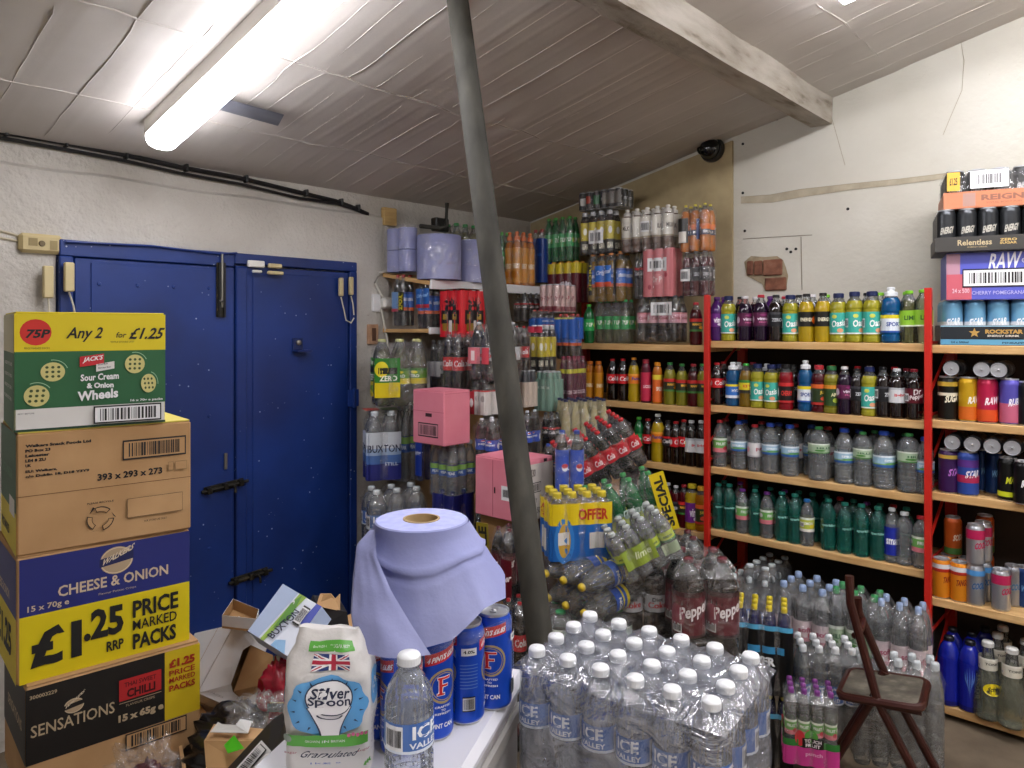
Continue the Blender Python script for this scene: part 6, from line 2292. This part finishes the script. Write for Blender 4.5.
pk('white to blue printed pack of spring water bottles beside the blue doors', 361, 402, 410, 477, 3.78, 'bux', 2, 2, yaw=-.5, art={'-x': (.0, .70, bux), '-y': (.0, .70, bux), 'top': (0, 1, multi(rect(0, .35, .45, 1, '#c9302a'), rect(.5, .3, 1, 1, '#6fa83a')))})
pk('clear spring water bottles with blue bands behind the white to blue printed pack', 393, 419, 405, 480, 3.9, 'bux', 2, 2)
pk('row of clear water bottles low beside the blue doors, behind the paper roll', 358, 430, 486, 562, 3.6, 'waterc2', 3, 2, yaw=-.4)
pk('water bottles under the clear row beside the blue doors', 358, 430, 562, 656, 3.6, 'waterc2', 3, 2, yaw=-.4)
pk('tall dark blue bottle pair beneath the pink carton', 416, 433, 425, 480, 3.75, 'navy2', 2, 1, art={'-x': (.1, .75, multi(rect(0, 0, 1, 1, '#1c3a9c'), text('spring', .1, .55, .9, .7, '#e6eaf4', .03)))})
pk('clear water bottles with lime bands under the pink carton', 428, 478, 440, 494, 3.5, 'bux', 3, 3)
pk('deep navy bottles wrapped in film under the lime-banded water pack', 432, 474, 489, 580, 3.42, 'navy2', 2, 2, art={'-x': (.02, .97, rect(0, 0, 1, 1, '#1c2064')), '-y': (.02, .97, rect(0, 0, 1, 1, '#1c2064'))})
pk('deep navy bottles at the bottom of the stack beside the pole', 432, 474, 582, 673, 3.42, 'navy2', 2, 2)

# pink cartons
PINK = noisy('pink_card', [(.3, '#d9788a'), (.7, '#e38c9c')], 5, .6)


def pink(label, x, y, Z, wx, wy, h, yaw, art_x, art_y):
    b = P(x, y, Z)
    t = thing('pink_carton', label, 'carton', b, yaw, 'pink cartons')
    mb = MB()
    mb.box((wx / 2, wy / 2, h / 2), (wx, wy, h), PINK, None, .004)
    mb.build('body', t)
    mb = MB()
    art_x(Art(mb, flat((0, wy, 0), (0, -wy, 0), (0, 0, h), (-1, 0, 0))))
    mb.build('printed_side', t)
    mb = MB()
    art_y(Art(mb, flat((0, 0, 0), (wx, 0, 0), (0, 0, h), (0, -1, 0))))
    mb.build('printed_front', t)
    mb = MB()
    mb.box((wx / 2, wy / 2, h + .0015), (wx - .004, wy - .004, .003), PINK)
    mb.build('top_flap', t)


crease = C('#b85a6c', .7)
pink('pink carton with a barcode and hand hole standing on the water packs', 444, 447, 3.32, .165, .215, .245, 0,
     multi(lambda a: a.rect(.0, .615, 1, .622, crease), lambda a: a.rect(.42, .52, .62, .585, C('#3a2024', .7)), lambda a: a.bars(.18, .14, .82, .40, C('#cf8d98', .6), 3)),
     lambda a: a.rect(.02, .96, .98, .965, crease))
pink('wide pink carton with one white printed side, behind the pole', 520, 524, 3.05, .215, .262, .252, 0,
     multi(lambda a: a.rect(.40, .03, .415, .97, crease), bars_on(.62, .36, .80, .54, 4), lambda a: a.rect(.44, .42, .47, .52, C('#3a2024', .7))),
     multi(rect(0, 0, 1, .93, '#d3cbc2'), lambda a: a.bars(.12, .45, .62, .62, C('#d3cbc2', .6), 4), text('40x330', .15, .72, .45, .85, '#5a4a48'), text('KEEP DRY', .15, .28, .5, .36, '#5a4a48'), text('50 50', .35, .1, .6, .2, '#5a4a48'), lambda a: a.rect(.7, .94, .8, .995, C('#2a1416', .7))))

# ---- column just left of / behind the pole
pk('cola bottles with red labels in clear film left of the pole', 440, 478, 332, 389, 3.72, 'coke2', 2, 2)
pk('cola bottles with pink-red labels in crinkled film touching the pole', 468, 524, 322, 379, 3.6, 'diet2', 3, 2, art={'-x': (.28, .56, multi(rect(.0, 0, .5, 1, '#d2707a'), rect(.2, .2, .34, .8, '#e4d6d2'), rect(.62, 0, .9, 1, '#c94a56')))})
pk('cola pack with white side panels and a red label, left of the pole', 470, 508, 375, 414, 3.6, 'cokez', 3, 2, art={'-x': (.02, .60, multi(rect(0, 0, .35, 1, '#b8343e'), ell(.18, .5, .12, .2, '#e9e0e0'), rect(.36, 0, .68, 1, '#cfc8c4'), rect(.70, 0, 1, 1, '#cfc8c4'), ell(.5, .7, .1, .14, '#9a9290'), ell(.84, .7, .1, .14, '#9a9290'))), '-y': (.02, .6, rect(0, 0, 1, 1, '#cfc8c4'))})
pk('blue-labelled cola bottles between the two pink cartons', 472, 512, 418, 464, 3.45, 'pepsi2', 2, 2)
pk('dark cola bottles in the shadow behind the yellow sale card', 470, 506, 505, 600, 3.55, 'cokez2', 2, 2)
pk('large maroon-labelled soda bottles in film under the wide pink carton', 488, 530, 526, 600, 2.95, 'drp2', 2, 2, art={'-x': (.12, .62, multi(rect(.15, 0, 1, 1, '#5d0f1f'), text('Dr', .2, .62, .45, .9, '#eee6e6', .04, .1, .08), text('Pepper', .42, .25, .96, .5, '#eee6e6', .04, .1, .14)))})
t = thing('price_flash', 'yellow and black sale card hanging beside the maroon-labelled bottles', 'sign', P(483, 560, 2.98))
mb = MB()
q = at0(t, [(478, 562, 2.98), (490, 564, 2.93), (488, 524, 2.93), (476, 522, 2.98)])
mb.slab(q, W(0, .004, 0), C('#8d7d16', .5))
mb.build('card', t)
mb = MB()
a = Art(mb, quad_map(q[0], q[1], q[3], q[2], W(0, -1, 0) * 1.5))
vert_text(a, 'SALE', .15, .08, .85, .92, INK, .04)
mb.build('lettering', t)
pk('cola bottles with red labels standing low behind the pole', 498, 540, 598, 668, 2.85, 'coke2', 2, 2)
pk('maroon-labelled soda bottles on the floor under the cola behind the pole', 496, 538, 670, 748, 2.86, 'drp2', 2, 2)

# ---- right of the pole, back
pk('pink-white cans in film under the corner of the racking', 538, 578, 285, 313, 4.3, 'pinkwhite', 4, 3, can=True, art={'-x': (.02, .3, text('DrP DrP DrP', .05, .2, .95, .8, '#7c2a38', .02))})
pk('red-capped bottles in a blue printed top wrap near the corner', 529, 557, 310, 333, 4.2, 'bluedark', 3, 2, art={'-x': (.1, .6, rect(0, 0, 1, 1, '#2a5fae'))})
pk('yellow-labelled drinks with red caps near the corner, right of the pole', 528, 558, 325, 372, 3.95, 'yelblk', 3, 2, art={'-x': (.84, .97, rect(0, 0, 1, 1, '#b8344a'))})
pk('dark drink pack with bright blue printed top near the corner', 555, 583, 314, 359, 4.05, 'bluedark', 2, 3, art={'-x': (.45, .92, multi(rect(0, 0, 1, 1, '#2f5cae'), rect(.0, .92, 1, 1, '#c9c06a'))), '-y': (.45, .92, rect(0, 0, 1, 1, '#2f5cae'))})
pk('cola bottles in crinkled film with red labels just past the pole', 500, 532, 326, 373, 3.8, 'coke2', 2, 2)
pk('cans behind a white printed panel just past the pole', 511, 537, 370, 406, 3.8, 'greyzero', 3, 3, can=True, art={'-x': (.0, .68, multi(rect(0, 0, 1, 1, '#cdbcae'), rect(.2, .35, .7, .8, '#a9998c'), text('DrP', .2, .05, .8, .25, '#6a2a34'))), '-y': (.0, .68, rect(0, 0, 1, 1, '#cdbcae'))})
pk('green tonic cans wrapped in a pale green printed panel near the corner', 535, 563, 371, 410, 3.85, 'teal', 3, 3, can=True, art={'-x': (.0, .8, multi(rect(0, 0, 1, 1, '#7f9f90'), *[rect(.08 + .31 * k, .08, .1 + .31 * k, .92, '#a8c4b6') for k in range(3)], *[text('TONIC', .12 + .31 * k, .7, .32 + .31 * k, .78, '#dfe9e2') for k in range(3)])), '-y': (.0, .8, rect(0, 0, 1, 1, '#7f9f90'))})
pk('slim dark red energy drinks with yellow-green necks near the corner shelf end', 558, 588, 356, 401, 4.0, 'lucpur', 4, 2)
pk('cola bottles with blue label and white tag under the white-panelled cans', 519, 543, 410, 457, 3.6, 'pepsi2', 2, 1)
pk('black soda bottles in shadow under the green tonic cans', 540, 563, 412, 452, 3.7, 'cokez', 2, 2)
pk('small pale gold bottles with navy caps below the corner shelf', 554, 609, 398, 440, 3.75, 'gold', 5, 3, yaw=YC + .25)
pk('blue-capped cola bottles beneath the pale gold bottles', 541, 562, 443, 492, 3.4, 'bluecap', 2, 1)
pack('tilted tray of small red-labelled cola bottles on top of the corner heap', 'drinks', P(607, 474, 3.25), YC + .12, 'coke', 6, 4, .0575, .225, tilt=(.10, -.48), spin=.0, art={'-y': (.36, .60, multi(rect(0, 0, 1, 1, '#b8202c'), *[text('Cola', .04 + .165 * k, .25, .14 + .165 * k, .75, '#ecdede', .02, .1) for k in range(6)]))})
pk('tall blue-labelled cola bottles beside the white-sided pink carton', 555, 584, 430, 498, 3.1, 'pepsit', 2, 1, yaw=YC)
def flash(a):
    a.rect(0, 0, 1, 1, C('#d6bd12', .4))
    vert_text(a, 'SPECIAL', .2, .06, .8, .94, INK, .04)
greenart = multi(*[ell(.15 + .11 * k, .62 - .05 * (k % 2), .05, .04, '#7f9a8a') for k in range(6)], text('mint', .42, .58, .68, .7, '#b3c4b8', .02, .1), rect(.34, .28, .62, .42, '#26306a'), text('soda', .38, .31, .58, .39, '#c9d4dc', .02), text('fresh', .22, .14, .5, .24, '#a9bfae', .01, .1))
gp = pack('big tilted pack of green soda bottles with a yellow price strip in the corner heap', 'drinks', P(636, 548, 3.0), YC + .1, 'green2', 4, 2, .082, .30, tilt=(.05, -.30), spin=.0, mat=FILM, art={'-y': (.08, .92, greenart)})
mb = MB()
a = Art(mb, flat((.168, -.09, .02), (.0, .07, 0), (.0, 0, .27), (1, 0, 0)))
mb2 = MB()
fm = flat((.112, -.0895, .06), (.062, 0, 0), (0, 0, .24), (0, -1, 0))
flash(Art(mb2, lambda x, y, k: fm(x, y, k + 12)))
mb2.build('price_strip', gp)
pk('dark green soda bottles in film under the tilted green pack', 592, 628, 520, 560, 3.05, 'green2', 2, 2)
ylart = multi(rect(0, 0, 1, .62, '#1d62b0'), rect(0, .62, 1, 1, '#e0c41a'), ell(.22, .35, .16, .4, '#2f7cc8'), ell(.22, .35, .10, .3, '#c9a03a'), rect(.12, .28, .3, .5, '#d9d6d0'), text('OFFER', .45, .70, .92, .9, '#b8341c', .04), rect(.62, .2, .86, .48, '#d6d2ca'))
ylside = multi(rect(0, 0, 1, .62, '#1d62b0'), rect(0, .62, 1, 1, '#e0c41a'), text('£1', .2, .68, .5, .92, '#b8341c', .04), rect(.25, .1, .6, .5, '#d6d2ca'), ell(.75, .3, .12, .2, '#2f7cc8'))
pk('bright yellow and blue printed pack of small bottles in the corner heap', 541, 609, 488, 553, 2.85, 'ylw', 4, 3, yaw=YC + .2, spin=0, art={'-y': (0, .85, ylart), '-x': (0, .85, ylside)})
b = P(592, 580, 2.78)
pack('clear bottles with yellow caps and blue labels lying on their side', 'drinks', b, YC + .68, 'yellowcap2', 2, 3, .095, .30, lie=-PI / 2 - .12, mat=FILM)
pk('green-tinted bottles in film beneath the lying yellow-capped bottles', 541, 632, 604, 650, 2.8, 'waterg2', 3, 2, yaw=YC + .1)
pk('water bottles in film carrying the green-tinted pack', 541, 632, 652, 735, 2.8, 'waterg2', 3, 2, yaw=YC + .1)
gl = multi(rect(.12, .2, .62, .75, '#8ea33c'), text('lime', .3, .4, .55, .6, '#dfe6c2', .02, .1), rect(.7, .1, .95, .4, '#9aa88c'))
pack('tilted pack of clear bottles with an olive-green printed label in the corner heap', 'drinks', P(650, 563, 2.74), YC + .1, 'clearlime', 4, 3, .060, .19, tilt=(0, -.45), spin=0, art={'-y': (.1, .8, gl)})
pk('silver-labelled cola bottles leaning beside the maroon pack', 618, 668, 560, 632, 2.78, 'diet2', 2, 1, yaw=YC, spin=0)
pk('cola bottles with white labels under the silver-labelled ones', 606, 668, 634, 715, 2.82, 'diet2', 2, 2, yaw=YC, spin=0)
pk('big maroon-labelled soda bottles in film in front of the far red post', 668, 734, 552, 652, 2.68, 'drp2', 2, 2, yaw=YC, spin=.25)
pk('second pack of maroon-labelled soda bottles under the one before the far post', 668, 734, 654, 752, 2.70, 'drp2', 2, 2, yaw=YC)
pk('reddish dark bottles in film behind the big maroon-labelled pack', 655, 702, 533, 600, 3.02, 'drp2', 2, 2, yaw=YC)
pk('dark bottles carrying the reddish ones behind the maroon-labelled pack', 655, 702, 602, 690, 3.02, 'drp2', 2, 2, yaw=YC)

# ---- plain cartons that carry the inner columns
for lab, u, v, sx, sy, h in (
        ('plain carton column under the black soda bottles near the corner', 2.80, 2.42, .28, .26, .965),
        ('plain carton column under the pale gold bottles near the corner', 3.06, 2.28, .26, .26, 1.02),
        ('plain carton column under the slim dark red drinks near the corner', 3.23, 2.55, .20, .20, 1.205),
        ('plain carton column under the blue-topped and pink-white packs in the corner', 3.27, 2.80, .24, .22, 1.565),
        ('plain carton under the dark cola bottles behind the sale card', 2.55, 2.52, .18, .16, .29),
        ('plain carton column under the red-labelled cola left of the pole', 2.62, 2.74, .18, .16, 1.285),
        ('plain carton column below the lower wall shelf', 2.72, 3.02, .18, .18, 1.22),
        ('plain carton column under the blue-capped cola beside the wide pink carton', 2.66, 2.16, .10, .12, .845),
        ('plain carton under the wide pink carton', 2.40, 2.20, .18, .18, .795)):
    t = thing('plain_carton', lab, 'carton', (u, v, 0))
    MB().box((0, 0, h / 2), (sx, sy, h), CARDIN, None, .004).build('body', t)
    MB().box((0, 0, h + .0005), (sx * .25, sy - .01, .001), TAPE).build('tape', t)

# ---- on the corner racking shelf
def bay0(label, x0, x1, yt, yb, style, nx, ny, **kw):
    u = 3.58
    a = ((x0 + x1) / 2 - CX) / F
    pk(label, x0, x1, yt, yb, u / (cA * a + sA), style, nx, ny, **kw)


bay0('clear bottles with green labels and caps on the top corner shelf', 594, 637, 300, 343, 'sprite', 2, 4)
bay0('dark bottles with pink labels and a white barcode panel on the top corner shelf', 636, 688, 296, 342, 'pinkcoke', 2, 4, art={'-x': (.55, .88, bars_on(.42, .1, .85, .9, 5))})
bay0('yellow-topped maroon printed pack at the corner end of the second tier', 548, 588, 262, 303, 'amber', 2, 4, art={'-x': (0, .95, multi(rect(0, 0, 1, 1, '#5d1b26'), rect(0, .74, 1, 1, '#c9b52a'), ell(.6, .35, .26, .2, '#d6d0d8'), text('Vimto', .42, .28, .78, .42, '#3a2a6a', .03))), '-y': (0, .95, multi(rect(0, 0, 1, 1, '#5d1b26'), rect(0, .74, 1, 1, '#c9b52a')))})
bay0('golden drinks with bright blue labels and orange caps, second tier', 586, 634, 253, 302, 'bluelab', 2, 4, art={'-x': (.05, .92, multi(rect(.12, .1, .2, .9, '#12120f'), rect(.74, .1, .82, .9, '#12120f'), lambda a: vert_text(a, '2FOR1', .13, .2, .19, .8, C('#d6c62a', .4)), rect(.26, .38, .70, .78, '#2f6fc8'), rect(.26, .3, .70, .4, '#d2502a'), text('Original', .3, .52, .66, .66, '#e6ecf6', .02, .1, .05)))})
bay0('single column of clear dark bottles between blue-labelled and pink packs', 634, 645, 250, 299, 'cokez', 1, 2)
bay0('salmon pink printed pack with a white barcode label, second tier', 644, 682, 248, 297, 'pinkcoke', 2, 3, art={'-x': (0, .97, multi(rect(0, 0, 1, 1, '#c8757a'), bars_on(.2, .56, .8, .78, 7), ell(.5, .36, .18, .12, '#d68e90'), text('Dr P', .36, .3, .64, .42, '#eadada', .02), ell(.8, .45, .05, .05, '#9c3a48'), ell(.25, .2, .05, .05, '#9c3a48'))), '-y': (0, .97, rect(0, 0, 1, 1, '#c8757a'))})
bay0('dark red bottles in film at the far post end of the second tier', 681, 716, 250, 296, 'darkredp', 2, 3, art={'-x': (.3, .6, bars_on(.05, .1, .35, .9, 8))})
bay0('green lemonade bottles at the corner end of the third tier', 543, 581, 218, 262, 'gr7', 2, 4)
bay0('yellow-labelled dark bottles with a white barcode, third tier', 579, 622, 212, 255, 'yelblk', 2, 4, art={'-x': (.22, .58, bars_on(.36, .1, .72, .9, 9))})
bay0('white-labelled milk drinks in film, third tier', 621, 680, 208, 252, 'milk', 2, 5, art={'-x': (.35, .75, multi(rect(.3, .0, .75, 1, '#d9d5ca'), lambda a: a.bars(.42, .2, .66, .8, False, 4)))})
bay0('orange drink bottles with yellow tops, third tier beside the chipboard', 679, 717, 205, 252, 'irn', 2, 3, art={'-x': (.12, .74, multi(rect(.02, .1, .34, .95, '#2a2622'), rect(.04, .12, .32, .5, '#cfc9c0'), rect(.62, .2, .72, .9, '#2a3a6a')))})
bay0('small dark cans in film topmost under the sloping roof', 578, 634, 192, 210, 'black', 3, 6, can=True, art={'-x': (.1, .9, multi(rect(.1, .2, .22, .7, '#c9c9c6'), rect(.24, .3, .32, .8, '#b0402a'), rect(.4, .2, .55, .8, '#3a6a4a'), rect(.6, .1, 1, .9, '#6a655e')))})

# ---- trays of cans on top of the near racking
def tray(label, x0, x1, yt, yb, Z, style, hx, front, frac=.36, nx=5, ny=3, stripe=None):
    t = pk(label, x0, x1, yt, yb, Z, style, nx, ny, yaw=YC, can=True, spin=0)
    return t


def tray_pack(label, x0, x1, yt, yb, Z, style, hx, frac, front, side='#333333', nx=5, ny=4, wrap=True, name='can_tray'):
    H = (yb - yt) / F * Z
    yaw = YC - .46
    d = (x1 - x0) / F * Z / (nx * 1.05)
    x0, x1 = x0 + 6, x1 + 6
    b = P((x0 + x1) / 2, yb, Z)
    b += Matrix.Rotation(yaw, 3, 'Z') @ Vector((0, ny * d / 2, 0))
    t = pack(label, 'drinks', b, yaw, style, nx, ny, d, H * .985, can=True, spin=0, wrap=wrap, name=name, art={'-y': (0, frac, front)}, scallop=0)
    hw, hl = nx * d / 2 + .003, ny * d / 2 + .003
    mb = MB()
    for y in (-hl, hl):
        mb.box((0, y, H * frac / 2), (2 * hw, .003, H * frac), C(hx, .5))
    for x in (-hw, hw):
        mb.box((x, 0, H * frac / 2), (.003, 2 * hl, H * frac), C(hx, .5))
    mb.box((0, 0, -.001), (2 * hw, 2 * hl, .002), C(hx, .5))
    mb.build('tray', t)


def star(a, cx, cy, rx, ry, mat):
    a.poly([(cx + (rx if k % 2 == 0 else rx * .42) * math.sin(k * PI / 5), cy + (ry if k % 2 == 0 else ry * .42) * math.cos(k * PI / 5)) for k in range(10)], mat)


tray_pack('dark-edged tray of light blue cans with a gold star, lowest of the can trays', 941, 1046, 298, 345, 2.95, 'lightblue', '#2b3138', .42,
          multi(rect(0, 0, 1, .28, '#5c9cc0'), rect(0, .28, 1, .94, '#20262c'), rect(0, .94, 1, 1, '#8fb8cc'), lambda a: star(a, .29, .62, .05, .26, C('#b8934c', .4)), text('ROCKSTAR', .38, .58, .69, .80, '#b8934c', .05), text('ENERGY DRINK', .40, .42, .66, .52, '#d9d6cc', .03), text('24 x 500ml', .09, .08, .24, .19, '#173247', .03), text('PINEAPPLE KIWI', .52, .07, .86, .16, '#173247', .02)), wrap=False)
rawart = multi(rect(0, 0, 1, 1, '#5a5fc0'), rect(0, 0, .22, .55, '#c8606e'), rect(.0, .55, .12, 1, '#b58a9a'), rect(.80, 0, 1, .5, '#c8606e'), rect(.86, .5, 1, 1, '#b58a9a'), text('RAW', .36, .62, .62, .98, '#eceaf4', .02, .1, .03), text('energy', .64, .72, .84, .86, '#d8d6ee', .0), rect(.14, .26, .70, .66, '#17172a'), lambda a: a.bars(.15, .29, .69, .63, False, 3), text('CHERRY POMEGRANATE', .22, .1, .72, .18, '#b9b6e2', .01), text('24 x 500', .05, .14, .2, .24, '#e6c0cc', .02))
tray_pack('violet and pink wrapped pack of cans with a large barcode, above the star tray', 947, 1050, 250, 299, 2.93, 'silverviolet', '#5a5fc0', .97, rawart, wrap=False, name='can_pack')
tray_pack('charcoal tray of dark grey cans with gold lettering, under the orange tray', 935, 1032, 206, 250, 2.92, 'darkgrey', '#3f3d3a', .33,
          multi(rect(0, 0, 1, 1, '#3f3d3a'), text('Relentless', .21, .38, .52, .78, '#c2b089', .02), text('ENERGY DRINK', .30, .2, .48, .3, '#a8986f'), text('ZERO', .59, .6, .74, .78, '#cfb06a', .03), text('SUGAR', .59, .38, .74, .55, '#cfb06a', .03), text('12 x 500ml', .83, .15, .93, .24, '#8d8676')), wrap=False)
tray_pack('orange tray of black cans with a barcode, topmost of the can trays', 944, 1046, 166, 206, 2.92, 'black', '#b8704e', .42,
          multi(rect(0, 0, 1, 1, '#c47a56'), text('REIGN', .33, .40, .69, .76, '#8a5a48', .04), rect(.17, .1, .28, .9, '#a98478'), text('TOTAL BODY FUEL', .37, .2, .68, .3, '#a06448')))
# barcode and price on the topmost tray's film
for o in list(bpy.data.objects):
    l = o.get('label', '')
    if l.startswith('orange tray of black cans'):
        mb = MB()
        fm = flat((-.105, -.165, .075), (.13, 0, 0), (0, 0, .07), (0, -1, 0))
        a = Art(mb, fm)
        a.rect(0, 0, 1, 1, WHITE)
        a.bars(.06, .1, .94, .9, False, 2)
        fm = flat((-.185, -.165, .07), (.045, 0, 0), (0, 0, .075), (0, -1, 0))
        a = Art(mb, fm)
        a.rect(0, 0, 1, 1, C('#d8a83a', .5))
        a.text('£1.25', .2, .3, .8, .7, INK, .03)
        mb.build('film_label', o)

# ---- on the floor under the racking
powart = multi(rect(0, 0, 1, 1, '#0c0e11'), rect(.25, .60, .86, .70, '#3f97cc'), text('POWER', .10, .42, .72, .55, '#e6eaee', .05), text('12', .06, .72, .14, .82, '#dfe3e6'), rect(0, .93, 1, 1, '#58b2dc'))
powb = multi(rect(0, 0, 1, 1, '#0c0e11'), rect(0, .93, 1, 1, '#58b2dc'))
pk('black printed pack of yellow-capped sports drinks beside the big water pack', 729, 795, 600, 684, 2.68, 'power', 4, 3, yaw=YC - .35, spin=0, art={'-y': (0, .80, powart), '-x': (0, .80, powb)}, opq=.80)
pk('black printed sports drink pack on the floor beneath the yellow-capped one', 729, 795, 685, 768, 2.69, 'power', 4, 3, yaw=YC - .35, spin=0, art={'-y': (0, .80, powb), '-x': (0, .80, powb)}, opq=.80)
gr = 'water packs on the floor under the racking'
pk('clear water packs furthest along the floor under the racking, near the far post', 722, 790, 573, 668, 3.55, 'waterc2', 3, 3, group=None)
pk('clear water pack with lilac caps and pink labels on the floor behind the black pack', 770, 850, 580, 688, 3.25, 'water2', 3, 3)
pk('green-capped water pack on the floor under the middle of the racking', 826, 890, 588, 712, 3.08, 'waterg2', 2, 3)
pk('lilac-capped water pack on the floor beside the near red post', 872, 932, 600, 735, 2.95, 'water2', 2, 3)
pk('clear round water bottles lying across the top of the floor packs', 735, 800, 560, 600, 3.6, 'wclear', 4, 2)
frart = multi(rect(0, 0, 1, .38, '#c83a8c'), rect(0, .38, 1, .52, '#2f7a34'), ell(.3, .56, .09, .16, '#c8303a'), ell(.5, .62, .12, .12, '#4f9a3a'), rect(.34, .38, .72, .58, '#17120f'), text('TOUCH', .38, .49, .68, .56, '#eee6ea', .03), text('FRUIT', .40, .40, .66, .47, '#eee6ea', .03), text('punch', .4, .2, .7, .3, '#e8b6d2', .02))
pk('pink and green printed pack of small fruit water bottles on the floor by the chair', 781, 838, 684, 756, 2.38, 'fruitp', 4, 3, yaw=YC - .3, spin=0, art={'-y': (0, .66, frart), '-x': (0, .66, frart)})
pk('water bottles with blue labels on the floor behind the fruit water pack', 790, 858, 640, 728, 2.66, 'ice', 4, 3, yaw=YC - .2)
pk('clear ribbed water bottles on the floor behind the folding chair', 852, 940, 655, 762, 2.56, 'wclear', 5, 2, yaw=YC - .25)

# ================================================================ camera, world
cam = bpy.data.cameras.new('camera')
cam.sensor_width = 36
cam.lens = F / 1024 * 36
cam.shift_y = -(384 - CY) / 1024
cam.clip_start = .02
co = bpy.data.objects.new('camera', cam)
COL.objects.link(co)
co.location = (0, 0, EYE)
co.rotation_euler = (PI / 2, 0, YC)
SC.camera = co
w = bpy.data.worlds.new('world')
SC.world = w
w.use_nodes = True
w.node_tree.nodes['Background'].inputs[0].default_value = (.9, .93, 1, 1)
w.node_tree.nodes['Background'].inputs[1].default_value = .2
SC.view_settings.view_transform = 'Standard'
SC.view_settings.look = 'None'
SC.view_settings.gamma = 1
SC.view_settings.exposure = 1.05
SC.view_settings.use_curve_mapping = False
SC.cycles.max_bounces = 10
SC.cycles.transparent_max_bounces = 24
SC.cycles.transmission_bounces = 10
SC.cycles.diffuse_bounces = 5
SC.cycles.caustics_reflective = False
SC.cycles.caustics_refractive = False
SC.cycles.use_denoising = True
